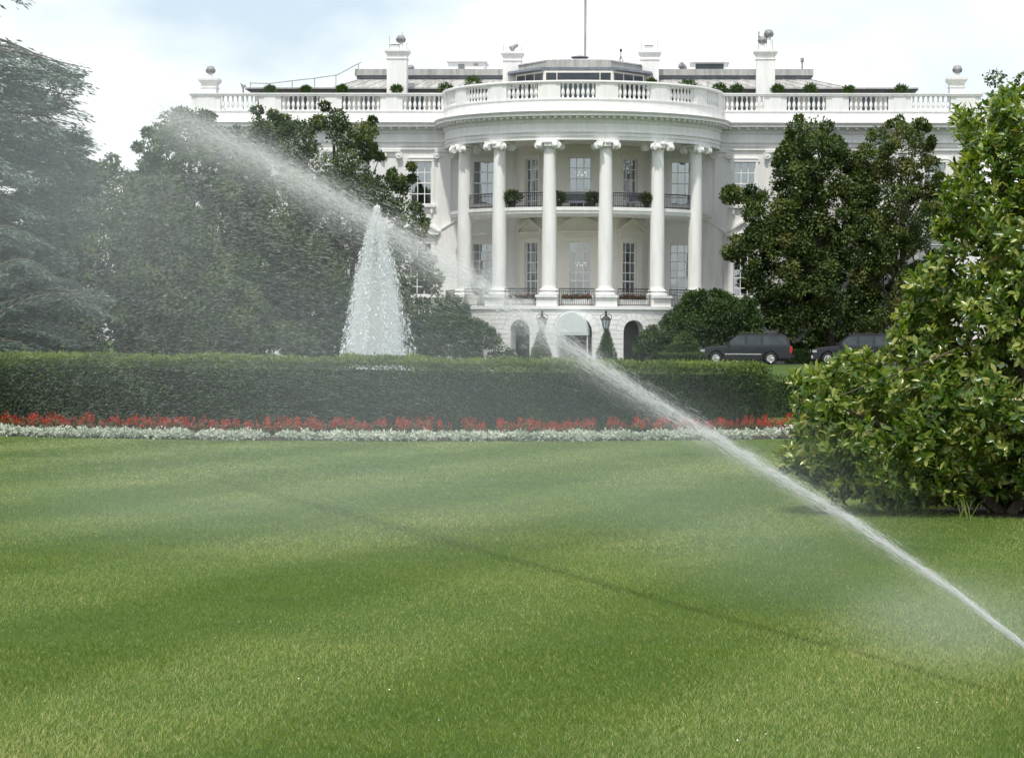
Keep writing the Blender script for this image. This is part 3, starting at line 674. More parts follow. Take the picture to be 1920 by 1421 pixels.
# rusticated ground floor with three arches
def basement():
    rw = 9.22; nC = 11; ch = ZLEDGE/nC; amax = R(62)
    arches = [(R(-22.6), .66, zl(2.42)), (0.0, .98, zl(2.3)), (R(22.6), .66, zl(2.42))]
    def half(ai, z, extra=0.0):        # half opening (as arc length) of an arch at height z
        _, r, sp = arches[ai]; r += extra
        if z <= sp: return r-(extra if extra else 0)
        return math.sqrt(max(0, r*r-(z-sp)**2)) if z-sp < r else 0
    def blk(mb, b0, b1, t0, t1, z0, z1, r0, r1, sub=2):
        for k in range(sub):
            f0, f1 = k/sub, (k+1)/sub; L_ = lambda a, b, f: a+(b-a)*f
            q = lambda r, a, z: (r*math.sin(a), -r*math.cos(a), z)
            mb.hexa([q(r1, L_(b0, b1, f0), z0), q(r1, L_(b0, b1, f1), z0), q(r0, L_(b0, b1, f1), z0), q(r0, L_(b0, b1, f0), z0)], [q(r1, L_(t0, t1, f0), z1), q(r1, L_(t0, t1, f1), z1), q(r0, L_(t0, t1, f1), z1), q(r0, L_(t0, t1, f0), z1)])
    wall = MB()
    for c in range(nC*2):
        z0, z1 = c*ch/2, (c+1)*ch/2; eb = [-amax]; et = [-amax]
        for i, (ac, r, sp) in enumerate(arches):
            hb, ht = half(i, z0)/rw, half(i, z1)/rw
            eb += [ac-hb, ac+hb]; et += [ac-ht, ac+ht]
        eb.append(amax); et.append(amax)
        for i in range(0, len(eb), 2): blk(wall, eb[i], eb[i+1], et[i], et[i+1], z0, z1, rw-.7, rw-.05, 8)
    wo = wall.build('ground_floor_wall', M['white2'], house, smooth=False)
    gap = .018/rw
    vo = .5                               # wedge stones ring
    for c in range(nC):
        z0, z1 = c*ch+.018, (c+1)*ch-.018; zm = (z0+z1)/2
        eb = [-amax]; et = [-amax]
        for i, (ac, r, sp) in enumerate(arches):
            if zm > sp: hb, ht = half(i, z0, vo)/rw, half(i, z1, vo)/rw
            else: hb = ht = half(i, z0)/rw
            eb += [ac-hb-gap, ac+hb+gap]; et += [ac-ht-gap, ac+ht+gap]
        eb.append(amax); et.append(amax)
        for i in range(0, len(eb), 2):
            b0, b1, t0, t1 = eb[i], eb[i+1], et[i], et[i+1]
            w_ = ((b1-b0)+(t1-t0))/2*rw; n = max(1, round(w_/1.15)); off = (.5 if c % 2 and n > 1 else 0)
            cuts = [0]+[(k+1-off)/n for k in range(n-1+(1 if off else 0))]+[1]; cuts = sorted(set(max(0, min(1, q)) for q in cuts))
            for f0, f1 in zip(cuts, cuts[1:]):
                if f1-f0 < 1e-3: continue
                g0 = gap if f0 > 0 else 0; g1 = gap if f1 < 1 else 0
                m_ = MB(); blk(m_, b0+(b1-b0)*f0+g0, b0+(b1-b0)*f1-g1, t0+(t1-t0)*f0+g0, t0+(t1-t0)*f1-g1, z0, z1, rw-.06, rw+random.uniform(-.003, .004), 2)
                m_.build('stone_block', M['white2'], wo, smooth=False)
    for ac, r, sp in arches:
        n = 9
        for k in range(n):
            a0, a1 = math.pi*k/n+.014, math.pi*(k+1)/n-.014; pts = []
            for rr in (r+.004, r+vo-.02):
                for a in (a0, a1): pts.append((ac+rr*math.cos(a)/rw, min(sp+rr*math.sin(a), ZLEDGE-.01)))
            q = lambda rd, p: (rd*math.sin(p[0]), -rd*math.cos(p[0]), p[1])
            order = [pts[0], pts[2], pts[3], pts[1]]
            m_ = MB(); m_.hexa([q(rw-.06, p) for p in order], [q(rw+.006, p) for p in order]); m_.build('stone_block', M['white2'], wo, smooth=False)
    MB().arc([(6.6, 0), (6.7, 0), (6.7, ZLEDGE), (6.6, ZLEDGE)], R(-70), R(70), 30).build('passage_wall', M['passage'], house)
    MB().arc([(rw-.7, ZLEDGE-.003), (rw+.02, ZLEDGE-.003), (rw+.1, ZLEDGE+.05), (rw+.1, ZF-.01), (rw-.7, ZF-.01)], R(-62.3), R(62.3), 48).build('ledge', M['white2'], house)
basement()
def stairs():
    for s in (-1, 1):
        n = 13; rise = ZF/n
        for k in range(n):
            a0, a1 = R(62.4+3.1*k), R(62.4+3.1*(k+1)); z = ZF-rise*(k+1)
            if z < .02: continue
            r1 = 10.3+.12*k
            m_ = MB(); m_.arc([(8.2, 0), (r1, 0), (r1, z), (8.2, z)], min(s*a0, s*a1), max(s*a0, s*a1), 2); m_.build('stair_step', M['white2'], house, smooth=False)
        rl = MB(); pts = []
        for k in range(n+1):
            a = R(62.4+3.1*k); r1 = 10.2+.12*k; z = ZF-rise*k+.95; pts.append((s*r1*math.sin(a), -r1*math.cos(a), z))
            rl.tube([(pts[-1][0], pts[-1][1], z), (pts[-1][0], pts[-1][1], max(.0, z-1.1))], .016, 4)
        rl.tube(pts, .03, 5); rl.build('stair_railing', M['iron'], house)
stairs()
def awning():
    r0, fy, by = .98, -12.2, -8.9; sp = zl(2.25)
    x0 = HL(1071, 600, -12).x
    mb = MB(); n = 16; hgt = 1.3; wd = 1.03
    v = []; 
    for y, k in ((by, 1.0), (fy+.5, 1.0), (fy+.1, 1.0), (fy+.02, .97), (fy, .6), (fy, 0.02)):
        for i in range(n+1):
            a = math.pi*i/n; v.append((x0+wd*k*math.cos(a) if k > .9 else x0+wd*k*math.cos(a), y, sp+hgt*(k*math.sin(a) if k > .9 else k*math.sin(a))))
    m = n+1
    f = [(j*m+i, j*m+i+1, (j+1)*m+i+1, (j+1)*m+i) for j in range(5) for i in range(n)]
    mb.add(v, f); aw = raw(mb, 'awning', M['canvas'], house, True)
    sc = MB(); K = 14
    for i in range(K):
        u0, u1 = x0-wd+2*wd*i/K, x0-wd+2*wd*(i+1)/K; um = (u0+u1)/2
        sc.add([(u0, fy+.02, sp), (u1, fy+.02, sp), (u1, fy+.02, sp-.1), (um, fy+.02, sp-.16), (u0, fy+.02, sp-.1)], [(0, 1, 2, 3, 4)])
    for s in (-1, 1):
        for i in range(10):
            y0_, y1_ = fy+.02+3.2*i/10, fy+.02+3.2*(i+1)/10; x = x0+s*wd
            sc.add([(x, y0_, sp), (x, y1_, sp), (x, y1_, sp-.1), (x, (y0_+y1_)/2, sp-.16), (x, y0_, sp-.1)], [(0, 1, 2, 3, 4)])
    raw(sc, 'valance', M['canvas'], aw)
    for sx in (-1, 1): MB().tube([(x0+sx*wd*.96, fy+.1, 0), (x0+sx*wd*.96, fy+.1, sp)], .03, 8).build('awning_post', M['trim'], aw)
awning()
def lantern(px, label):
    b = HL(px, 625, -10.4); t = HL(px, 579, -10.4); H = t.z-b.z; x, y, z = b.x, b.y, b.z
    w0 = HM @ Vector((x, y, 0)); e = empty('wall_lantern', (w0.x, w0.y, w0.z+z), -HA)
    tag(e, label, 'lantern', None)
    mb = MB().lathe([(.03, .0), (.06, .12), (.03, .2), (.16, .26), (.18, .3)], 8); mb.lathe([(.30, .82), (.31, .86), (.2, 1.0), (.08, 1.06), (.1, 1.14), (.05, 1.2), (.09, 1.3), (.02, 1.4)], 8)
    mb.tube([(0, .0, .1), (0, .45, .0), (0, 1.2, .05)], .035, 6)
    mb.build('lantern_frame', M['iron'], e)
    mb = MB().lathe([(.15, .3), (.27, .82)], 8, cap=False); mb.build('lantern_glass', M['glass'], e, smooth=False)
    mb = MB()
    for k in range(8):
        q = k*math.tau/8; mb.tube([(.165*math.cos(q), .165*math.sin(q), .28), (.285*math.cos(q), .285*math.sin(q), .83)], .016, 4)
    for s in (-1, 1): mb.tube([(s*.28, 0, .8), (s*.36, 0, .95), (s*.3, 0, 1.12), (s*.1, 0, 1.2)], .022, 5)
    mb.build('lantern_bars', M['iron'], e)
    MB().lathe([(.03, .3), (.04, .45), (.03, .6)], 6).build('candle', M['trim'], e)
lantern(1136, 'black iron wall lantern beside the arch nearer the parked vehicles')
lantern(1016, 'black iron wall lantern half hidden by spray beside the arch nearer the fountain')
# ------------------------------------------------------------------ parked vehicles
def suv_parts(roof_rack):
    """dark utility vehicle facing -x, origin on the ground between the axles; list of (part, mesh, subparts)"""
    L0, L1 = -2.42, 3.05; wf, wr = -1.52, 1.78; hw = .98; out_ = []
    def archpts(c, r=.47, z=.36):
        return [(c+r*math.cos(a), z+r*math.sin(a)) for a in np.linspace(math.pi, 0, 11)]
    low = [(L0, .42), (L0+.05, .34)]+[(wf-.47, .34)]+archpts(wf)+[(wf+.47, .32), (wr-.47, .32)]+archpts(wr)+[(wr+.47, .36), (L1-.04, .40), (L1, .55), (L1, 1.12), (L1-.05, 1.16), (-.92, 1.16), (-1.2, 1.13), (-2.05, 1.04), (L0+.12, .98), (L0+.02, .88)]
    mb = MB(); n = len(low)
    def sect(y, k): return [(x, y, z) for x, z in low]
    ys = [(-hw+.06, .985), (-hw, 1), (hw, 1), (hw-.06, .985)]
    lay = []
    for i, (y, inset) in enumerate([(-hw+.10, .05), (-hw, 0), (hw, 0), (hw-.10, .05)]): pass
    prof = [(-hw+.07, .045), (-hw, .0), (hw, .0), (hw-.07, .045)]
    mid = ((L0+L1)/2, .8)
    rings = [(-hw+.0, .0)]
    v = []
    for y, ins in ((-hw+.005, .0), (hw-.005, .0)):
        v += [(x, y, z) for x, z in low]
    mb.add(v, [tuple(range(n)), tuple(range(2*n-1, n-1, -1))]+[(i, i+n, (i+1) % n+n, (i+1) % n) for i in range(n)])
    me = mb.mesh('body', M['carpaint'], False)
    bm = bmesh.new(); bm.from_mesh(me); es = [e for e in bm.edges if abs(e.verts[0].co.y-e.verts[1].co.y) < 1e-4 and min(e.verts[0].co.z, e.verts[1].co.z) > .8]
    bmesh.ops.bevel(bm, geom=es, offset=.07, segments=3, affect='EDGES', profile=.6); bm.to_mesh(me); bm.free()
    me.polygons.foreach_set('use_smooth', [True]*len(me.polygons)); me.set_sharp_from_angle(angle=R(32))
    out_.append(('body', me, []))
    # cabin with leaning sides
    side = [(-1.0, 1.13), (-.28, 1.74), (-.12, 1.81), (.2, 1.845), (2.5, 1.835), (2.72, 1.78), (2.9, 1.45), (2.98, 1.13)]
    def lean(z): return hw-.05-(z-1.13)*.26
    mb = MB(); n = len(side)
    mb.add([(x, -lean(z), z) for x, z in side]+[(x, lean(z), z) for x, z in side], [tuple(range(n)), tuple(range(2*n-1, n-1, -1))]+[(i, i+n, (i+1) % n+n, (i+1) % n) for i in range(n)])
    out_.append(('cabin', mb.mesh('cabin', M['carpaint'], True, 40), []))
    for s in (-1, 1):
        for poly, nm in (([(-.86, 1.2), (-.3, 1.68), (.24, 1.72), (.24, 1.2)], 'side_window'), ([(.36, 1.2), (.36, 1.72), (1.18, 1.72), (1.18, 1.2)], 'side_window'), ([(1.32, 1.2), (1.32, 1.72), (2.52, 1.7), (2.68, 1.62), (2.8, 1.2)], 'side_window')):
            mb = MB(); d = .006
            mb.add([(x, s*(lean(z)+d), z) for x, z in poly]+[(x, s*(lean(z)-.02), z) for x, z in poly], [tuple(range(len(poly)))]+[(i, (i+1) % len(poly), (i+1) % len(poly)+len(poly), i+len(poly)) for i in range(len(poly))])
            out_.append((nm, mb.mesh(nm, M['carglass'], False), []))
        mb = MB().box(-.98, 1.22, s*hw-.015, s*hw+.02, .60, .66); out_.append(('side_trim', mb.mesh('side_trim', M['chrome'], False), []))
        mb = MB().box(-.95, 1.2, min(s*(hw-.08), s*(hw+.03)), max(s*(hw-.08), s*(hw+.03)), .30, .38); out_.append(('running_board', mb.mesh('running_board', M['plastic'], False), []))
        mb = MB().box(-.86, -.68, min(s*hw, s*(hw+.2)), max(s*hw, s*(hw+.2)), 1.15, 1.36); out_.append(('mirror', mb.mesh('mirror', M['plastic'], False), []))
        for x in (.12, 1.06):
            mb = MB().box(x-.09, x+.09, s*hw-.02, s*hw+.025, 1.0, 1.05); out_.append(('door_handle', mb.mesh('door_handle', M['plastic'], False), []))
        for x0 in (.3, 1.25):
            mb = MB().box(x0-.006, x0+.006, s*hw-.01, s*hw+.003, .42, 1.12); out_.append(('door_gap', mb.mesh('door_gap', M['plastic'], False), []))
        mb = MB().box(L0-.03, L0+.22, min(s*(hw-.42), s*(hw+.012)), max(s*(hw-.42), s*(hw+.012)), .76, .90); out_.append(('headlight', mb.mesh('headlight', M['lamp'], False), []))
        mb = MB().box(L1-.12, L1+.03, min(s*(hw-.16), s*(hw+.012)), max(s*(hw-.16), s*(hw+.012)), .72, 1.12); out_.append(('tail_light', mb.mesh('tail_light', M['tail'], False), []))
        for c in (wf, wr):
            w1 = MB().lathe([(.24, -.13), (.34, -.13), (.385, -.1), (.39, 0), (.385, .1), (.34, .13), (.24, .13)], 26, (c, s*(hw-.16), .39), 'y', cap=False)
            rim = MB().lathe([(.05, -.02), (.09, -.05), (.2, -.02), (.225, -.1), (.25, -.115), (.26, -.06)][::1], 20, (c, s*(hw-.16), .39), 'y') if s < 0 else MB().lathe([(.26, .06), (.25, .115), (.225, .1), (.2, .02), (.09, .05), (.05, .02)], 20, (c, s*(hw-.16), .39), 'y')
            sp = MB()
            for k in range(6):
                q = k*math.tau/6; sp.tube([(c, s*(hw-.06), .39), (c+.21*math.cos(q), s*(hw-.07), .39+.21*math.sin(q))], .035, 5)
            out_.append(('wheel', w1.mesh('wheel', M['rubber']), [('rim', rim.mesh('rim', M['chrome'])), ('spoke', sp.mesh('spoke', M['chrome']))]))
    mb = MB().box(L0-.1, L0+.1, -hw+.03, hw-.03, .40, .58); out_.append(('front_bumper', mb.mesh('front_bumper', M['chrome'], False), []))
    mb = MB().box(L1-.08, L1+.14, -hw+.04, hw-.04, .46, .64); out_.append(('rear_bumper', mb.mesh('rear_bumper', M['plastic'], False), []))
    mb = MB().box(L0-.02, L0+.05, -.52, .52, .66, .95); out_.append(('grille', mb.mesh('grille', M['plastic'], False), []))
    mb = MB(); mb.add([(-.96, -.86, 1.2), (-.96, .86, 1.2), (-.32, .74, 1.725), (-.32, -.74, 1.725)], [(0, 1, 2, 3)]); out_.append(('windscreen', mb.mesh('windscreen', M['carglass'], False), []))
    mb = MB().box(L0+.2, L1-.2, -.7, .7, .22, .36); out_.append(('chassis', mb.mesh('chassis', M['plastic'], False), []))
    for s in (-1, 1):
        rr = MB().tube([(-.0, s*.6, 1.84), (.1, s*.6, 1.90), (2.4, s*.6, 1.895), (2.5, s*.6, 1.83)], .022, 5); out_.append(('roof_rail', rr.mesh('roof_rail', M['plastic']), []))
    if roof_rack:
        mb = MB().box(.0, .3, -.45, .45, 1.845, 1.9); out_.append(('light_bar', mb.mesh('light_bar', M['plastic'], False), []))
    return out_
def suv(px, py, Y, label, rack, rz=0):
    p = P(px, py, Y); e = empty('parked_suv', (p.x, Y, .404), rz); tag(e, label, 'car', 'vehicles parked along the drive')
    for nm, me, subs in suv_parts(rack):
        o = link(nm, me, e)
        for n2, m2 in subs: link(n2, m2, o)
suv(1388, 680, 162.3, 'dark grey sport utility vehicle whose whole side shows beside the rounded shrub', False, R(-2))
suv(1597, 680, 161.8, 'dark grey sport utility vehicle with light bar, tail hidden by the big leafy magnolia', True, R(-2))
# ------------------------------------------------------------------ foliage materials
M['magnolia'] = leafmat('magnolia_far_leaf', [(0, (.022, .042, .014)), (.45, (.055, .090, .024)), (.8, (.115, .155, .036)), (1, (.15, .14, .05))], .5, .2, .25)
M['magnolia_near'] = leafmat('magnolia_near_leaf', [(0, (.030, .070, .010)), (.4, (.062, .125, .014)), (.68, (.14, .21, .026)), (.95, (.34, .36, .10)), (1, (.30, .20, .10))], .30, .34, .6, (1.5, 1.6, .5))
M['cedar'] = leafmat('blue_cedar_needle', [(0, (.06, .095, .08)), (.5, (.11, .16, .135)), (1, (.19, .25, .21))], .6, .15, .3, (1, 1.1, .9))
M['bluefeather'] = leafmat('pale_cedar_needle', [(0, (.07, .10, .085)), (1, (.20, .26, .22))], .6, .15, .3, (1, 1.1, .9))
M['wood'] = leafmat('dense_dark_leaf', [(0, (.026, .048, .018)), (.5, (.055, .085, .026)), (1, (.12, .14, .035))], .5, .2, .25)
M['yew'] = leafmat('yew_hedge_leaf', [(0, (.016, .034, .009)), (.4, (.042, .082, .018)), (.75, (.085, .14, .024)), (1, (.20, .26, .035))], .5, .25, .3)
M['shrub'] = leafmat('shrub_leaf', [(0, (.018, .040, .010)), (.5, (.042, .085, .018)), (1, (.09, .145, .03))], .5, .2, .3)
M['redflower'] = leafmat('red_salvia', [(0, (.34, .02, .008)), (1, (.60, .075, .02))], .6, .3, .3, (1.2, .6, .5))
M['silver'] = leafmat('silver_dusty_miller', [(0, (.20, .26, .18)), (.4, (.42, .47, .38)), (1, (.66, .69, .60))], .8, .2, .2, (1, 1, .9))
M['grass'] = leafmat('grass_blade', [(0, (.064, .140, .022)), (.45, (.148, .232, .048)), (.75, (.265, .305, .080)), (1, (.49, .43, .22))], .5, .35, .35, (1.3, 1.4, .55))
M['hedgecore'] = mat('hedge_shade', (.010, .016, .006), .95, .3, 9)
# ------------------------------------------------------------------ trees
def foliage(name, C, Rr, per, ln, wd, m, parent, **k):
    p, a, n, l, w_, t = leaf_cloud(C, Rr, per, ln, wd, **k)
    o = link(name, np_mesh(name, diamonds(p, a, n, l, w_), DT, t, [m])); 
    o.parent = parent; o.location = -parent.location
    tag(o, kind='stuff') if False else None
    return o
rng = random.Random(3)
def tree(name, label, poly, Y, n, per, rr, dmax, ln, wd, m, base_px, rb, cat='tree', ntips=16, group=None, seed=1, gzv=None, **k):
    np.random.seed(seed); random.seed(seed)
    bp = P(base_px, 680, Y); bz = gz(bp.x, Y); e = empty(name, (bp.x, Y, bz)); tag(e, label, cat, group)
    C, Rr = sample_crown(poly, n, Y, rr[0], rr[1], dmax)
    C[:, 2] = np.maximum(C[:, 2], bz+Rr*.6)
    top = C[C[:, 2].argmax()]; tp = (bp.x*.6+top[0]*.4, Y, bz+(top[2]-bz)*.85)
    ix = np.random.choice(len(C), min(ntips, len(C)), False)
    mb = limb_paths((bp.x, Y, bz-.05), tp, [C[i] for i in ix], rb, random.Random(seed)); mb.v = [(x-bp.x, y-Y, z-bz) for x, y, z in mb.v]
    mb.build('trunk', M['bark'], e)
    foliage('crown', C, Rr, per, ln, wd, m, e, zmin=bz+.05, **k)
    if name == 'magnolia_tree':
        nb = 46; ii = np.random.choice(len(C), nb); d_ = rsphere(nb); d_[:, 1] = -np.abs(d_[:, 1])-.3; q = C[ii]+unit(d_)*(Rr[ii]*1.08)[:, None]; q = np.repeat(q, 5, 0); dd_ = unit(rsphere(nb*5)+[0, -.5, .4])
        o = link('blossoms', np_mesh('blossoms', diamonds(q, dd_, rsphere(nb*5), np.full(nb*5, .13), np.full(nb*5, .09)), DT, np.random.rand(nb*5)*.3+.7, [M['silver']])); o.parent = e; o.location = -e.location; tag(o, kind='stuff')
    return e, C
A = [(462, 215), (480, 192), (505, 205), (530, 214), (560, 212), (585, 222), (598, 214), (604, 183), (640, 188), (652, 214), (668, 226), (692, 208), (714, 236), (706, 285), (735, 300), (742, 335), (772, 300), (788, 318), (768, 352), (792, 388), (808, 420), (800, 450), (818, 485), (832, 520), (822, 560), (800, 600), (780, 650), (560, 668), (470, 668), (430, 420), (455, 300)]
tree('magnolia_tree', 'dark evergreen magnolia rising above the cornice, half behind the water jet', A, 165.5, 420, 190, (.34, 1.05), 3.4, .24, .13, M['magnolia'], 640, .38, seed=11, tint=(.45, .2))
B = [(282, 207), (312, 197), (345, 206), (372, 202), (398, 215), (412, 232), (470, 240), (500, 300), (500, 668), (220, 668), (205, 420), (245, 300), (256, 262), (276, 240)]
tree('magnolia_tree', 'broad evergreen magnolia hiding the corner of the white house', B, 152, 480, 200, (.36, 1.0), 3.0, .24, .13, M['magnolia'], 370, .36, seed=12, tint=(.42, .2))
Cc = [(150, 318), (185, 300), (215, 292), (250, 302), (330, 345), (400, 430), (480, 560), (600, 640), (600, 672), (-60, 672), (-60, 400), (60, 360)]
tree('evergreen_tree', 'low dense evergreen filling the space between blue cedar and magnolia', Cc, 130, 460, 200, (.5, 1.1), 3.0, .21, .12, M['wood'], 230, .34, seed=13, tint=(.5, .22))
U1 = [(420, 440), (520, 400), (600, 420), (640, 500), (690, 560), (740, 610), (790, 640), (800, 676), (400, 676), (390, 520)]
tree('evergreen_tree', 'dark evergreen filling the foot of the two magnolias behind the fountain', U1, 158, 260, 190, (.5, 1.05), 1.6, .22, .12, M['wood'], 560, .25, seed=17, tint=(.4, .2), ntips=10)
D1 = [(1343, 375), (1362, 350), (1400, 346), (1440, 340), (1452, 290), (1474, 262), (1478, 224), (1500, 213), (1545, 218), (1572, 238), (1582, 268), (1606, 285), (1635, 310), (1640, 400), (1655, 655), (1450, 655), (1425, 575), (1402, 540), (1378, 492), (1346, 482), (1344, 452), (1378, 440), (1402, 428), (1392, 400)]
tree('magnolia_tree', 'full dark green magnolia standing behind the first parked vehicle', D1, 168.6, 400, 180, (.3, .95), 2.4, .24, .13, M['magnolia'], 1560, .36, seed=14, tint=(.5, .2))
D2 = [(1640, 226), (1662, 228), (1690, 214), (1727, 210), (1747, 240), (1752, 270), (1748, 292), (1772, 300), (1770, 330), (1765, 400), (1760, 655), (1585, 655), (1588, 400), (1584, 305), (1612, 272)]
tree('magnolia_tree', 'thinner brownish magnolia with sparse top beside the fuller one', D2, 168.3, 270, 160, (.28, .85), 2.3, .22, .12, M['magnolia'], 1690, .32, seed=15, tint=(.62, .2))
T9 = [(1825, 150), (1845, 128), (1880, 115), (1920, 108), (2050, 100), (2100, 200), (2100, 600), (1850, 600), (1820, 300), (1830, 180)]
tree('broadleaf_tree', 'light green tree top showing above the big leafy magnolia', T9, 130, 60, 130, (.5, 1.2), 3, .22, .13, M['shrub'], 1970, .34, seed=16, tint=(.8, .2), ntips=10)
def cedar():
    np.random.seed(21); random.seed(21); Y = 92; bx = P(-150, 600, Y).x
    e = empty('blue_cedar', (bx, Y, gz(0, Y))); tag(e, 'blue grey cedar with layered drooping boughs under drifting spray', 'tree')
    mb = MB(); mb.tube([(0, 0, -.1), (.1, 0, 5), (0, 0, 10), (.1, .1, 15)], [.5, .42, .3, .15], 10)
    pos = []; ax = []; nr = []; ln = []; tt = []
    tiers = [(-20, 62), (15, 0), (100, 110), (118, 165), (145, 178), (178, 150), (205, 168), (232, 160), (258, 192), (288, 175), (300, 196), (330, 150), (362, 130), (395, 110), (430, 95), (455, 120), (490, 100), (520, 90), (555, 200), (545, 215), (585, 130), (610, 150), (640, 90)]
    for py, pxe in tiers:
        for rep in range(5):
            tip = P(pxe-rep*random.uniform(10, 60)-random.uniform(0, 10), py+random.uniform(-8, 8), Y+random.uniform(-3.5, 3.5)*min(rep, 1)-.3)
            st = Vector((bx, Y, tip.z+random.uniform(-.5, .7))); L_ = (tip-st).length
            pts = [st.lerp(tip, f)+Vector((0, 0, .5*math.sin(f*math.pi)-.15*f)) for f in np.linspace(0, 1, 9)]
            mb.tube([p-Vector((bx, Y, e.location.z)) for p in pts], [.09*(1-f*.9) for f in np.linspace(0, 1, 9)], 4)
            n = int(300*L_/4)
            f = np.random.rand(n)**.75; base = np.array([tuple(p) for p in pts]); q = f*8; i = np.minimum(q.astype(int), 7); fr = (q-i)[:, None]
            c = base[i]*(1-fr)+base[i+1]*fr; d = base[i+1]-base[i]
            wdt = (1-f)*1.0+.12; side = np.random.uniform(-1, 1, n)
            c = c+np.stack([np.zeros(n), side*wdt*.8, -np.abs(side)*.18-np.random.rand(n)*.16+np.random.normal(0, .06, n)], 1)+np.random.normal(0, .07, (n, 3))
            a = unit(unit(d)+np.stack([np.random.uniform(-.3, .5, n), side*.9, np.random.uniform(-.35, .15, n)], 1))
            pos.append(c); ax.append(a); nr.append(unit(np.random.normal(0, .35, (n, 3))+[0, 0, 1])); ln.append(np.random.uniform(.14, .32, n)); tt.append(np.clip(np.random.normal(.5, .22, n)+(f-.6)*.3, 0, 1))
    mb.build('trunk', M['bark'], e)
    cp_ = [(-120, 70), (0, 90), (60, 94), (105, 106), (140, 125), (158, 150), (140, 185), (150, 210), (168, 255), (155, 285), (178, 300), (190, 330), (180, 420), (150, 470), (110, 655), (-120, 668)]
    C, Rr = sample_crown(cp_, 330, Y, .3, .75, 2.6); per = 280; n = len(C)*per; d_ = rsphere(n); cc = np.repeat(C, per, 0); r_ = np.repeat(Rr, per)
    q = cc+d_*(r_*np.random.uniform(.4, 1.1, n))[:, None]*[1.25, 1.25, .32]; q[:, 2] -= .25*np.hypot(d_[:, 0], d_[:, 1])*r_*np.random.rand(n)
    pos.append(q); ax.append(unit(d_*[1, 1, .2]+np.random.normal(0, .35, (n, 3))*[1, 1, .5]+[.35, 0, -.1])); nr.append(unit(np.random.normal(0, .35, (n, 3))+[0, 0, 1])); ln.append(np.random.uniform(.10, .24, n))
    tt.append(np.clip(.45+np.repeat(np.random.normal(0, .1, len(C)), per)+np.random.normal(0, .18, n), 0, 1))
    pos, ax, nr, ln, tt = map(np.concatenate, (pos, ax, nr, ln, tt))
    pos[:, 2] = np.maximum(pos[:, 2], .3)
    o = link('crown', np_mesh('crown', diamonds(pos, ax, nr, ln, ln*.28, .1), DT, tt, [M['cedar']])); o.parent = e; o.location = -e.location
    # pale feathery lower boughs, nearer
    np.random.seed(22); random.seed(22); Y2 = 84; b2 = P(-120, 600, Y2).x
    e2 = empty('blue_cedar', (b2, Y2, gz(0, Y2))); tag(e2, 'pale silvery cedar sweeping feathery low boughs over the hedge', 'tree')
    m2 = MB(); m2.tube([(0, 0, -.1), (0, 0, 2.5), (.05, 0, 5)], [.3, .22, .06], 8); P_ = []; A_ = []; N_ = []; L2 = []; T_ = []
    for (sx, sy), (tx, ty) in [((-60, 455), (95, 465)), ((-60, 440), (60, 445)), ((-40, 540), (130, 528)), ((-40, 590), (185, 545)), ((0, 580), (210, 560)), ((60, 560), (215, 590)), ((-40, 600), (150, 620)), ((-60, 620), (165, 640)), ((-40, 655), (95, 660)), ((0, 500), (100, 512)), ((-50, 560), (60, 560))]:
        for rep in range(3):
            yy = Y2+random.uniform(-1, 1); a0 = P(sx, sy+random.uniform(-8, 8), yy); b0 = P(tx-rep*18, ty+random.uniform(-8, 8), yy-.4)
            pts = [a0.lerp(b0, f)+Vector((0, 0, .35*math.sin(f*math.pi))) for f in np.linspace(0, 1, 9)]
            st = Vector((b2, Y2, pts[0].z*.8)); m2.tube([p-Vector((b2, Y2, e2.location.z)) for p in [st]+pts], [.06]+[.045*(1-f*.9) for f in np.linspace(0, 1, 9)], 4)
            n = 520; f = np.random.rand(n); base = np.array([tuple(p) for p in pts]); q = f*8; i = np.minimum(q.astype(int), 7); fr = (q-i)[:, None]
            c = base[i]*(1-fr)+base[i+1]*fr; d = base[i+1]-base[i]; side = np.random.uniform(-1, 1, n)
            c = c+np.stack([np.zeros(n), side*.5*(1.1-f), -np.random.rand(n)*.16*(1.2-f)-np.abs(side)*.1], 1)
            P_.append(c); A_.append(unit(unit(d)*1.2+np.random.normal(0, .45, (n, 3)))); N_.append(unit(np.random.normal(0, .3, (n, 3))+[0, 0, 1])); L2.append(np.random.uniform(.10, .24, n)); T_.append(np.clip(np.random.normal(.5, .25, n), 0, 1))
    m2.build('trunk', M['bark'], e2)
    P_, A_, N_, L2, T_ = map(np.concatenate, (P_, A_, N_, L2, T_))
    o = link('crown', np_mesh('crown', diamonds(P_, A_, N_, L2, L2*.2, .1), DT, T_, [M['bluefeather']])); o.parent = e2; o.location = -e2.location
cedar()
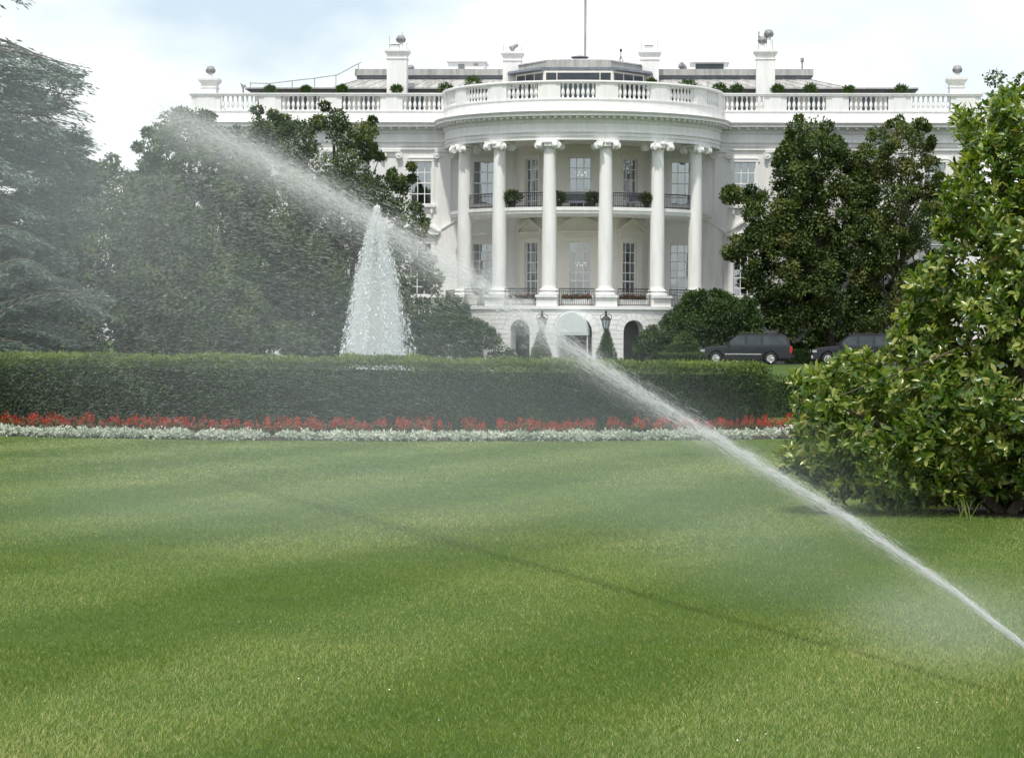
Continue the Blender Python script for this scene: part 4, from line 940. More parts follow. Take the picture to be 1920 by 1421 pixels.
# ------------------------------------------------------------------ the big leafy magnolia at the lawn's edge
def near_magnolia():
    np.random.seed(31); random.seed(31)
    poly = [(1795, 200), (1825, 168), (1870, 158), (1940, 150), (2150, 190), (2250, 400), (2260, 800), (2150, 968), (1920, 975), (1850, 975), (1640, 978), (1585, 958), (1560, 930), (1530, 912), (1490, 890), (1440, 862), (1442, 845), (1482, 820), (1470, 790), (1484, 745), (1476, 712), (1492, 690), (1530, 680), (1560, 665), (1578, 640), (1592, 655), (1640, 662), (1665, 640), (1640, 612), (1650, 590), (1690, 578), (1702, 520), (1710, 490), (1742, 470), (1758, 440), (1745, 410), (1750, 372), (1772, 350), (1762, 330), (1802, 290), (1792, 265), (1780, 230)]
    Y = 27.2; b = G(1930, 962); e = empty('magnolia_bush', (b.x, Y, 0)); tag(e, 'large bright green magnolia with broad glossy leaves reaching the lawn', 'tree')
    C, Rr = sample_crown(poly, 980, Y, .13, .27, 1.2, .68)
    # twig ends: on and in each clump, turned outwards
    per = 10; n = len(C)*per; c = np.repeat(C, per, 0); r = np.repeat(Rr, per); d = rsphere(n)
    tw = c+d*(r*np.random.uniform(.55, 1.05, n))[:, None]
    tw[:, 2] = np.maximum(tw[:, 2], .08+np.random.rand(n)*.2)
    ctr = np.array([b.x, Y, 1.6]); outw = unit(tw-ctr); ta = unit(d*.7+outw*.5+np.array([0, 0, .55])+rsphere(n)*.35)
    k = 7; m = n*k
    tw2 = np.repeat(tw, k, 0); ta2 = np.repeat(ta, k, 0); ph = np.tile(np.arange(k)*2.4, n)+np.repeat(np.random.rand(n)*6.28, k)
    s1 = unit(np.cross(ta2, np.array([.3, .2, .93]))); s2 = np.cross(ta2, s1)
    rad = s1*np.cos(ph)[:, None]+s2*np.sin(ph)[:, None]; op = np.random.uniform(.35, 1.15, m)[:, None]
    ax = unit(ta2*np.cos(op)+rad*np.sin(op)+np.array([0, 0, -.12])+rsphere(m)*.28); nr = unit(ta2*np.sin(op)-rad*np.cos(op)+rsphere(m)*.4)
    nr *= np.sign((nr*ta2).sum(1))[:, None]
    pos = tw2-ta2*np.random.uniform(0, .11, m)[:, None]; ln = np.random.uniform(.055, .125, m); wd = ln*np.random.uniform(.34, .46, m)
    ct = np.repeat(np.random.normal(0, .1, len(C)), per*k); tt = np.clip(.6+ct+np.random.normal(0, .26, m), 0, .94); rare = np.random.rand(m); tt[rare > .985] = .97; tt[rare > .997] = 1
    # the leaves that show largest become leaves of their own
    cc = pos+ax*ln[:, None]*.5; dist = np.linalg.norm(cc-np.array(CAM), axis=1)
    rel = cc-np.array(CAM); dep = rel@np.array(fwd); px = 960+FPX*(rel@np.array(rt))/dep; py = 710.5-FPX*(rel@np.array(up))/dep
    vis = (px < 1915)&(py > 0)&(py < 990); face = np.abs((nr*unit(rel)).sum(1))
    score = np.where(vis, ln*face-(dist-25)*.035, -9); ids = np.argsort(-score)[:300]; keep = np.ones(m, bool); keep[ids] = False
    V = bigleaf(pos[keep], ax[keep], nr[keep], ln[keep], wd[keep])
    o = link('crown', np_mesh('crown', V, BT, tt[keep], [M['magnolia_near']], True)); o.parent = e; o.location = -e.location; tag(o, kind='stuff')
    proto = []
    for q in range(8):
        z = lambda *a: np.array([a], float)
        proto.append(np_mesh('leaf', bigleaf(z(0, 0, 0), z(0, 1, 0), z(0, 0, 1), np.array([1.]), np.array([.46]), .12+.03*(q % 3)), BT, np.array([.15+.11*q]), [M['magnolia_near']], True))
    for i in ids:
        l = link('leaf', proto[int(np.clip((tt[i]-.15)/.11, 0, 7))], e); t_, s_, n_ = frames(ax[i:i+1], nr[i:i+1])
        mm = Matrix(((s_[0][0], t_[0][0], n_[0][0]), (s_[0][1], t_[0][1], n_[0][1]), (s_[0][2], t_[0][2], n_[0][2]))).to_4x4()
        l.matrix_local = Matrix.Translation(Vector(pos[i])-e.location) @ mm @ Matrix.Scale(ln[i], 4)
    mb = limb_paths((b.x, Y, -.05), (b.x-.1, Y, 3.6), [C[i] for i in np.random.choice(len(C), 26, False)], .07, random.Random(5), 5)
    for k2 in range(6):
        t = C[np.random.randint(len(C))]; mb.tube([(b.x+random.uniform(-.3, .3), Y+random.uniform(-.3, .3), 0), ((b.x+t[0])/2, (Y+t[1])/2, t[2]*.6), tuple(t)], [.06, .04, .012], 6)
    mb.v = [(x-b.x, y-Y, z) for x, y, z in mb.v]; mb.build('trunk', M['bark'], e)
    s = MB(); n2 = 40; s.add([(b.x-1.9, Y, .012)]+[(b.x+.35+(1.2+.2*math.sin(q*5.1))*math.cos(q*math.tau/n2), Y+.2+(1.15+.15*math.sin(q*3.3))*math.sin(q*math.tau/n2), .006) for q in range(n2)], [tuple(range(1, n2+1))])
    tag(s.build('mulch_bed', M['soil'], smooth=False), kind='structure')
    # grass tuft at its foot
    g = G(1808, 974); n3 = 11; ph = np.random.rand(n3)*6.28; lean_ = np.random.uniform(.2, .8, n3)
    me = MB()
    for q in range(n3):
        dr = Vector((math.cos(ph[q])*lean_[q], math.sin(ph[q])*lean_[q]*.5, 1)).normalized(); h = random.uniform(.16, .34); b0 = Vector((random.uniform(-.07, .07), random.uniform(-.04, .04), 0)); sd_ = Vector((1, 0, 0))*.003
        a1 = b0+dr*h*.6; a2 = b0+dr*h+Vector((dr.x, 0, -.35))*h*.35
        me.add([b0-sd_, b0+sd_, a1+sd_, a1-sd_, a2], [(0, 1, 2, 3), (3, 2, 4)])
    mm_ = me.mesh('grass_tuft', M['grass'], False); at = mm_.attributes.new('tint', 'FLOAT', 'FACE'); at.data.foreach_set('value', np.random.uniform(.5, .8, len(mm_.polygons)).astype(np.float32))
    tag(link('grass_tuft', mm_, None, (g.x, g.y, 0)), 'tuft of long pale grass blades at the foot of the big magnolia', 'grass tuft')
near_magnolia()
# ------------------------------------------------------------------ hedges and shrubs
def hedge_leaves(pts, nrm, ln, tint0, m, name, parent, jit=.05):
    n = len(pts); p = pts+np.random.normal(0, jit, (n, 3))*np.array([1, 1, .6])
    ax = unit(nrm*.6+rsphere(n)*.8+np.array([0, 0, .5])); nr = unit(nrm+rsphere(n)*.8)
    l = np.random.uniform(.6, 1.3, n)*ln
    o = link(name, np_mesh(name, diamonds(p, ax, nr, l, l*.38, .1), DT, np.clip(tint0+np.random.normal(0, .16, n), 0, 1), [m])); o.parent = parent; o.location = -parent.location
    return o
def arc_hedge(r0, r1, a0, a1, z1, label, dens, seed, ln=.055, cx=FX, cy=FY, tops=True, zb=0.0, tilt=0.0):
    np.random.seed(seed); am = (a0+a1)/2; base = Vector((cx+(r0+r1)/2*math.sin(am), cy-(r0+r1)/2*math.cos(am), zb)); e = empty('clipped_hedge', base); tag(e, label, 'hedge')
    i = .13; mb = MB(); mb.arc([(r0+i, zb), (r1-i, zb), (r1-i, z1-i), (r0+i, z1-i)], a0+.1/r1, a1-.1/r1, 40, (cx, cy)); mb.v = [(x, y, z-tilt*max(0, math.atan2(x-cx, cy-y)) if z > zb+.1 else z) for x, y, z in mb.v]; mb.v = [(x-base.x, y-base.y, z-base.z) for x, y, z in mb.v]
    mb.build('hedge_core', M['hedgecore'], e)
    def wob(a, z): return .05*np.sin(a*31)+.04*np.sin(a*67+z*5)+.03*np.sin(z*9+a*17)
    n = int(dens*(a1-a0)*r1*(z1-zb)); a = np.random.uniform(a0, a1, n); z = zb+np.random.rand(n)*(z1-zb)
    rr = r1+wob(a, z)-np.abs(np.random.normal(0, .05, n)); f = np.stack([cx+rr*np.sin(a), cy-rr*np.cos(a), z], 1); nf = np.stack([np.sin(a), -np.cos(a), np.zeros(n)], 1)
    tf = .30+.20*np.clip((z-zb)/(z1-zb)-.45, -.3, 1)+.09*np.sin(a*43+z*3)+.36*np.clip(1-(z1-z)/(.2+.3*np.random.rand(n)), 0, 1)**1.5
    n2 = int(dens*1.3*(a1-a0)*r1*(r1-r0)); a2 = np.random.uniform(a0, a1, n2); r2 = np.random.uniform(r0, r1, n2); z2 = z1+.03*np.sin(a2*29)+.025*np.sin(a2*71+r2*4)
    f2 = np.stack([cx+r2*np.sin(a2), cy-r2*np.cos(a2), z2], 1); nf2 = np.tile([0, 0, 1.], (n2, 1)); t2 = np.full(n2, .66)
    n3 = int(dens*2*(r1-r0)*(z1-zb)); P3 = []; 
    for aa, s in ((a0, -1), (a1, 1)):
        r3 = np.random.uniform(r0, r1, n3); z3 = zb+np.random.rand(n3)*(z1-zb); b3 = aa+s*(.05*np.sin(z3*7)+.03*np.sin(r3*9))/r1
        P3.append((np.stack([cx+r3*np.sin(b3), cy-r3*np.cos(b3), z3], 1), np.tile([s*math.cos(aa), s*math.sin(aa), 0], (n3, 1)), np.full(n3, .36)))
    n4 = int(dens*.5*(a1-a0)*r0*(z1-zb)); a4 = np.random.uniform(a0, a1, n4); z4 = zb+np.random.rand(n4)*(z1-zb); f4 = np.stack([cx+r0*np.sin(a4), cy-r0*np.cos(a4), z4], 1); nf4 = -np.stack([np.sin(a4), -np.cos(a4), np.zeros(n4)], 1)
    # upright young shoots along the top
    n5 = int(dens*.22*(a1-a0)*r1) if tops else 1; a5 = np.random.uniform(a0, a1, n5); clump = (np.sin(a5*23)+np.sin(a5*57+1)+np.sin(a5*131))/3; r5 = np.random.uniform(r0, r1+.03, n5); k5 = 9
    h5 = np.clip(.05+.07*clump+np.random.normal(0, .03, n5), .015, .2)
    s5 = np.repeat(np.stack([cx+r5*np.sin(a5), cy-r5*np.cos(a5), np.full(n5, z1)], 1), k5, 0)+np.stack([np.zeros(n5*k5), np.zeros(n5*k5), np.repeat(h5, k5)*np.tile(np.linspace(0, 1, k5), n5)], 1)
    nf5 = unit(rsphere(n5*k5)*[1, 1, .3]+[0, 0, .9])
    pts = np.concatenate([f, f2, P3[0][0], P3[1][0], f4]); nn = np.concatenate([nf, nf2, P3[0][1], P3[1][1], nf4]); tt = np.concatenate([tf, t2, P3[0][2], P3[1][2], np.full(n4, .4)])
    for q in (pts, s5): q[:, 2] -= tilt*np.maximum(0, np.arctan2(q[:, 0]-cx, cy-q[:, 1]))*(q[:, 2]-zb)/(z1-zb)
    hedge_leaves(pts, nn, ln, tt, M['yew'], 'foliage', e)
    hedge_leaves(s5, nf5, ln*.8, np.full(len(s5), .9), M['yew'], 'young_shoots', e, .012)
    return e
def ang_at(px, r):
    best = min((abs(960+FPX*(FX+r*math.sin(a))/(FY-r*math.cos(a))-px), a) for a in np.linspace(-1.5, 1.5, 3001)); return best[1]
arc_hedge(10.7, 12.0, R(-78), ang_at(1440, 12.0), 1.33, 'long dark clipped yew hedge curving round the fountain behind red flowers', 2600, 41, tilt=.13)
def shrub(name, label, poly, Y, n, per, rr, dmax, ln, m, seed, tint=(.45, .18), cat='shrub', zb=.404, group=None):
    np.random.seed(seed); random.seed(seed)
    C, Rr = sample_crown(poly, n, Y, rr[0], rr[1], dmax); C[:, 2] = np.maximum(C[:, 2], zb+Rr*.5); c = C.mean(0)
    e = empty(name, (c[0], c[1], zb)); tag(e, label, cat, group)
    mb = MB()
    for i in np.random.choice(len(C), min(8, len(C)), False):
        t = Vector(C[i])-e.location; mb.tube([(t.x*.3, t.y*.3, 0), (t.x*.7, t.y*.7, t.z*.5), tuple(t)], [.05, .035, .01], 5)
    mb.build('stem', M['bark'], e)
    foliage('foliage', C, Rr, per, ln, ln*.5, m, e, tint=tint, zmin=zb+.02)
    return e
shrub('rounded_shrub', 'big rounded shrub mass climbing the stair beside the parked vehicles', [(1192, 640), (1210, 612), (1240, 600), (1270, 570), (1290, 545), (1330, 540), (1365, 548), (1395, 555), (1420, 565), (1435, 610), (1440, 676), (1185, 676)], 165.2, 230, 220, (.4, .95), 1.1, .17, M['shrub'], 51, (.42, .2))
shrub('ball_shrub', 'small clipped ball shrub in front of the rounded shrub mass', [(1248, 676), (1250, 650), (1262, 630), (1282, 621), (1302, 630), (1312, 650), (1314, 676)], 159.5, 40, 170, (.25, .5), .8, .11, M['shrub'], 52, (.62, .15))
shrub('rounded_shrub', 'spreading shrub mass on the stair slope beside the white fountain jet', [(770, 676), (775, 600), (800, 560), (840, 548), (872, 552), (880, 585), (905, 600), (935, 625), (960, 655), (985, 676)], 163.5, 150, 190, (.4, .95), 1.2, .15, M['shrub'], 53, (.42, .2))
def cone_shrub(px, label, seed):
    np.random.seed(seed); Y = 158.5; b = P(px, 682, Y); z0 = .404; H = P(px, 619, Y).z-z0
    e = empty('cone_shrub', (b.x, Y, z0)); tag(e, label, 'shrub', 'clipped cone shrubs below the lanterns')
    MB().lathe([(.02, 0), (.42, .12), (.43, .5), (.3, 1.1), (.03, H-.12)], 10).build('hedge_core', M['hedgecore'], e)
    n = 5200; f = np.random.rand(n)**1.3; r = .54*np.minimum(1, (1-f)*1.35+.05)*np.minimum(1, .75+f*3); a = np.random.rand(n)*6.28
    p = np.stack([b.x+r*np.cos(a), Y+r*np.sin(a), z0+f*H], 1); nn = np.stack([np.cos(a), np.sin(a), np.full(n, .4)], 1)
    hedge_leaves(p, nn, .09, np.full(n, .42), M['shrub'], 'foliage', e)
cone_shrub(1014, 'clipped cone shrub seen through spray below the veiled lantern', 61); cone_shrub(1137, 'clipped cone shrub below the clearly seen lantern', 62)
def low_hedge(px0, px1, py, Y, label, seed, z0=.404, ln=.09, dens=1000, tn=.35):
    np.random.seed(seed); a, b = P(px0, py, Y), P(px1, py, Y); z1 = a.z; e = empty('low_hedge', ((a.x+b.x)/2, Y, z0)); tag(e, label, 'hedge'); w_ = (b.x-a.x)/2
    MB().box(-w_+.08, w_-.08, -.3, .3, 0, z1-z0-.08).build('hedge_core', M['hedgecore'], e, smooth=False)
    n = int(dens*2*w_*(z1-z0)); p = np.stack([np.random.uniform(a.x, b.x, n), np.full(n, Y-.38), z0+np.random.rand(n)*(z1-z0)], 1); n2 = int(900*w_*2*.76)
    p2 = np.stack([np.random.uniform(a.x, b.x, n2), np.random.uniform(Y-.38, Y+.38, n2), np.full(n2, z1)], 1)
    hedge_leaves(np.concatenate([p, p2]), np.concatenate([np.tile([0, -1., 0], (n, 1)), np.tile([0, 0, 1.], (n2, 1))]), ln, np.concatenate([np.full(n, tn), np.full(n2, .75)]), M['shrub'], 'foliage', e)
low_hedge(1235, 1322, 664, 158, 'low clipped hedge in front of the ball shrub', 71)
low_hedge(1470, 1545, 657, 167.5, 'low clipped hedge between the two parked vehicles', 72)
low_hedge(1395, 1660, 708, 62, 'lower light green clipped hedge beyond the gap at the dark hedge end', 73, 0.0, .055, 2600, .75)
def picket_fence():
    a, b = P(1462, 636, 169.5), P(1560, 636, 169.5); e = empty('picket_fence', ((a.x+b.x)/2, 169.5, .404)); tag(e, 'white picket fence glimpsed under the magnolia between the vehicles', 'fence')
    w_ = (b.x-a.x)/2; pk = MB().hexa([(-.035, -.02, 0), (.035, -.02, 0), (.035, .02, 0), (-.035, .02, 0)], [(-.035, -.02, 1.35), (.035, -.02, 1.35), (.035, .02, 1.35), (-.035, .02, 1.35)]); pk.prism([(-.035, 1.351), (.035, 1.351), (0, 1.45)], -.02, .02)
    me = pk.mesh('picket', M['trim'], False); x = -w_
    while x < w_: link('picket', me, e, (x, 0, 0)); x += .2
    for z in (.3, 1.1): MB().box(-w_, w_, .021, .06, z, z+.09).build('rail', M['trim'], e, smooth=False)
picket_fence()
# planters on the roof edge and on the balcony
def pot_plant(p, r, label, kind, seed, par=None, h=.5, sp=.5, n=420):
    np.random.seed(seed); e = empty('potted_shrub', p); tag(e, label, 'plant', kind)
    MB().lathe([(.16*r/.4, 0), (.24*r/.4, h*.9), (.27*r/.4, h), (.2*r/.4, h), (.18*r/.4, h-.06)], 12).build('planter', M['terracotta'], e)
    d = rsphere(n); c = np.array(p)+[0, 0, h+r*.5]; q = c+d*(r*np.random.uniform(.4, 1.1, n))[:, None]*[1.15, 1.15, sp*1.5]
    o = link('foliage', np_mesh('foliage', diamonds(q, unit(d+[0, 0, .6]+rsphere(n)*.4), unit(d+rsphere(n)*.6), np.random.uniform(.12, .26, n), np.random.uniform(.05, .09, n)), DT, np.clip(np.random.normal(.6, .2, n), 0, 1), [M['shrub']])); o.parent = e; o.location = -e.location
for k, (px, py, hy, r, lab) in enumerate([(506, 166, 1.6, .4, 'above the corner baluster bay'), (574, 166, 1.6, .4, 'near the roof handrail'), (642, 165, 1.6, .42, 'below the sloping roof end'), (744, 165, 1.5, .42, 'below the tall chimney with one ventilator'), (836, 163, 1.4, .55, 'where the curved balustrade begins'), (888, 152, 1.2, .62, 'tallest, beside the louvred rooftop housing'),
                                  (1222, 153, 1.2, .35, 'tucked against the sunroom chimney'), (1290, 157, 1.2, .6, 'beside the satellite dish'), (1350, 163, 1.4, .5, 'below the housing with a window'), (1382, 164, 1.5, .42, 'close by the two pot chimney'), (1458, 165, 1.6, .45, 'just past the two pot chimney'), (1520, 164, 1.6, .48, 'below the roof camera post'), (1592, 166, 1.6, .42, 'below the long low roof edge'), (1690, 165, 1.6, .48, 'below the roof edge end')]):
    r *= .72; q = HL(px, py+2, hy); z = HM @ Vector((q.x, hy, zl(16.56))); h = q.z+HZ-r*.7-z.z
    pot_plant(z, r, 'small green potted shrub on the roof edge '+lab, 'potted shrubs along the roof', 80+k, h=max(.5, h), sp=.55)
for k, (px, hy, lab) in enumerate([(960, -7.0, 'large round potted shrub on the balcony beyond the sloping jet'), (1047, -7.9, 'potted shrub on the balcony at the settee end nearer the fountain'), (1112, -7.9, 'potted shrub on the balcony at the settee end nearer the parked vehicles'), (1212, -7.0, 'potted shrub on the balcony beside the garden chair')]):
    q = HL(px, 375, hy); pot_plant(HM @ Vector((q.x, hy, ZB1)), .5 if k == 0 else .36, lab, 'potted shrubs on the balcony', 100+k, h=.42, sp=.5, n=700)
def settee(px, hy, w_, label, name):
    q = HL(px, 380, hy); e = empty(name, HM @ Vector((q.x, hy, ZB1)), -HA); tag(e, label, 'seat')
    MB().box(-w_, w_, -.3, .3, .28, .42).build('seat', M['slate'], e, smooth=False); MB().box(-w_, w_, .22, .32, .421, .9).build('backrest', M['slate'], e, smooth=False)
    lg = MB().box(-.03, .03, -.03, .03, 0, .28).mesh('leg', M['iron'], False)
    for x in (-w_+.06, w_-.06):
        for y in (-.24, .24): link('leg', lg, e, (x, y, 0))
        MB().box(x-.06, x+.06, -.3, .2, .421, .64).build('armrest', M['slate'], e, smooth=False)
settee(1080, -7.4, .95, 'dark blue settee behind the balcony railing before the middle window', 'garden_settee')
settee(1190, -6.9, .45, 'dark blue garden chair behind the balcony railing', 'garden_chair')
def window_box(a, label, seed):
    np.random.seed(seed); r = RC+.1; c = HM @ Vector((r*math.sin(a), -r*math.cos(a), ZF)); e = empty('flower_trough', c, a-HA); tag(e, label, 'planter', 'flower troughs behind the porch railing')
    MB().box(-.85, .85, -.12, .12, 0, .42).build('trough', M['white'], e, smooth=False)
    n = 700; q = np.stack([np.random.uniform(-.9, .9, n), np.random.uniform(-.16, .16, n), .42+np.abs(np.random.normal(0, .1, n))], 1); d = rsphere(n)
    link('foliage', np_mesh('foliage', diamonds(q, unit(d+[0, 0, .5]), unit(rsphere(n)+[0, -.5, .5]), np.full(n, .13), np.full(n, .06)), DT, np.random.rand(n)*.7, [M['shrub']]), e)
    n = 130; q = np.stack([np.random.uniform(-.9, .9, n), np.random.uniform(-.2, .1, n), .5+np.abs(np.random.normal(0, .09, n))], 1); d = rsphere(n)
    link('blossom', np_mesh('blossom', diamonds(q, d, rsphere(n), np.full(n, .1), np.full(n, .09)), DT, np.random.rand(n), [M['redflower']]), e)
window_box(R(-23.4), 'trough of red flowers behind the railing veiled by the water jet', 111); window_box(0, 'trough of red flowers behind the middle railing above the awning', 112); window_box(R(23.4), 'trough of red flowers behind the railing above the open arch', 113)
# ------------------------------------------------------------------ flower border
def salvia():
    meshes = []
    for v in range(6):
        np.random.seed(200+v); pos = []; ax = []; nr = []; ln = []; wd = []; tt = []; mi = []
        n = 46; d = rsphere(n); p = d*[.13, .13, .07]+[0, 0, .13]; pos.append(p); ax.append(unit(d+[0, 0, .3])); nr.append(unit(d*.4+[0, 0, 1])); ln.append(np.random.uniform(.05, .09, n)); wd.append(np.random.uniform(.03, .05, n)); tt.append(np.random.uniform(.35, .85, n)); mi += [0]*n
        for s in range(np.random.randint(4, 7)):
            x, y = np.random.uniform(-.12, .12, 2); h = np.random.uniform(.26, .40); k = 22; z = np.linspace(h-.17, h, k); a = np.random.rand(k)*6.28; rr = .028*(1-.7*np.linspace(0, 1, k))
            p = np.stack([x+rr*np.cos(a), y+rr*np.sin(a), z], 1); pos.append(p); ax.append(unit(np.stack([np.cos(a), np.sin(a), np.full(k, .7)], 1))); nr.append(rsphere(k)); ln.append(np.full(k, .045)*np.linspace(1.1, .6, k)); wd.append(np.full(k, .022)); tt.append(np.random.rand(k)); mi += [1]*k
        pos, ax, nr, ln, wd, tt = map(np.concatenate, (pos, ax, nr, ln, wd, tt))
        me = np_mesh('salvia_plant', diamonds(pos, ax, nr, ln, wd, .2), DT, tt, [M['shrub'], M['redflower']]); me.polygons.foreach_set('material_index', np.repeat(np.array(mi, np.int32), 2)); meshes.append(me)
    random.seed(9); a0, a1 = R(-36), ang_at(1500, 12.6); k = 0
    for row, rr in ((0, 12.72), (1, 12.42)):
        a = a0
        while a < a1:
            a += random.uniform(.15, .26)/12.6
            if random.random() < .14: continue
            r = rr+random.uniform(-.1, .1)
            o = link('salvia_plant', random.choice(meshes), None, (FX+r*math.sin(a), FY-r*math.cos(a), .05), random.uniform(0, 6.28)); o.scale = [random.uniform(.65, 1.0)]*3
            tag(o, 'red flowering salvia plant in the border along the dark hedge', 'flower', 'red salvia along the hedge'); k += 1
salvia()
def dusty():
    np.random.seed(210); a0, a1 = R(-40), ang_at(1520, 13.3); n = 420; a = np.random.uniform(a0, a1, n); r = 13.33+np.random.uniform(-.24, .24, n)
    C = np.stack([FX+r*np.sin(a), FY-r*np.cos(a), np.random.uniform(.03, .09, n)], 1); Rr = np.random.uniform(.07, .15, n)
    p, ax, nr, l, w_, t = leaf_cloud(C, Rr, 110, .06, .03, tint=(.55, .2), upb=.7, zmin=.02)
    tag(link('dusty_miller', np_mesh('dusty_miller', diamonds(p, ax, nr, l, w_, .15), DT, t, [M['silver']])), 'band of silvery white dusty miller edging the lawn below the red flowers', 'ground cover', kind='stuff')
dusty()
def coping():
    a, b = G(1404, 801, .1), G(1500, 801, .1); e = MB().box(0, (b.x-a.x), -.14, .14, -.02, .13).build('stone_kerb', M['white2'], None, (a.x, a.y+.5, 0), smooth=False); tag(e, 'white stone kerb piece behind the last red flowers', 'kerb')
coping()
# ------------------------------------------------------------------ grass
def lawn_field(x, y):
    return (np.sin(x*.9+y*.31+1)+np.sin(x*.37-y*.55+2.2)+.7*np.sin(x*1.9+y*1.1)+.6*np.sin(y*1.7-x*.8+.5)+.5*np.sin(x*3.7-y*2.6)+.4*np.sin(x*2.3+y*4.1))/3.2
def grass():
    np.random.seed(300); near = None; far = []
    for zi, (y0, y1, dens, w0, hh) in enumerate(((10.2, 15, 6500, .0034, .030), (15, 22, 4000, .0048, .028), (22, 32, 1900, .0078, .027), (32, 47, 850, .0125, .026))):
        wa = .2*y1+.35; n = int(dens*(y1-y0)*2*wa); x = np.random.uniform(-wa, wa, n); y = np.random.uniform(y0, y1, n); k = (np.abs(x) < .2*y+.35) & (np.hypot(x-FX, y-FY) > 13.47)
        k &= ~(((x-5.6)/1.2)**2+((y-27.4)/1.1)**2 < 1)
        x = x[k]; y = y[k]; n = len(x); f = lawn_field(x, y)
        h = hh*np.random.uniform(.55, 1.3, n)*(1+.15*f); st = np.sin((x*.95-y*.31+.12*np.sin(y*.4))*math.pi/1.5+.6); st = np.tanh(st*2.0)
        lean_ = np.stack([.1*st+np.random.normal(0, .5, n), .34*st+np.random.normal(0, .5, n), np.ones(n)], 1); t = unit(lean_); az = np.random.rand(n)*math.pi
        s = np.stack([np.cos(az), np.sin(az)*.6, np.zeros(n)], 1)*w0*np.random.uniform(.7, 1.25, n)[:, None]/2
        b = np.stack([x, y, np.full(n, -.004)], 1); tip = b+t*h[:, None]+np.stack([lean_[:, 0], lean_[:, 1], np.full(n, -.15)], 1)*(h*.25)[:, None]
        tt = .46+.12*f+np.random.normal(0, .19, n)+.055*st; dry = np.random.rand(n); tt = np.where(dry > .98, .88+.12*np.random.rand(n), tt); tt = np.where((f > .55) & (dry > .86), .80, tt); tt = np.clip(tt, 0, 1)  # stripe tint paints the light and dark of bent blades into their colour
        if zi == 0:
            md = b+t*(h*.55)[:, None]; near = (np.stack([b-s, b+s, md+s*.8, md-s*.8, tip], 1), tt)
        else: far.append((np.stack([b-s, b+s, tip], 1), tt))
    lab = 'mown green lawn grass with dry yellow patches and faint mowing stripes'
    tag(link('grass', np_mesh('grass', near[0], [(0, 1, 2), (0, 2, 3), (3, 2, 4)], near[1], [M['grass']])), lab+' up close', 'grass', kind='stuff')
    tag(link('grass', np_mesh('grass', np.concatenate([q for q, _ in far]), [(0, 1, 2)], np.concatenate([q for _, q in far]), [M['grass']])), lab+' towards the flower border', 'grass', kind='stuff')
    # a few fallen white petals
    pm = MB(); pm.add([(-.004, -.003, .0), (.0035, -.003, .002), (.005, .002, .003), (-.003, .0035, .002)], [(0, 1, 2, 3)]); me = pm.mesh('fallen_petal', M['trim'], False); random.seed(4)
    for px, py in [(560, 1272), (730, 1293), (829, 1318), (1757, 1317), (1383, 1388), (1436, 1376), (1598, 1336), (1722, 1402), (1925-170, 1165), (1700, 1166), (1463, 1259), (1360, 1402), (823, 1350)]:
        g = G(px, py, .032); o = link('fallen_petal', me, None, (g.x, g.y, .033)); o.rotation_euler = (random.uniform(-.5, .5), random.uniform(-.5, .5), random.uniform(0, 6)); tag(o, 'tiny white fallen petal lying on the lawn grass', 'petal', 'white petals on the lawn')
grass()
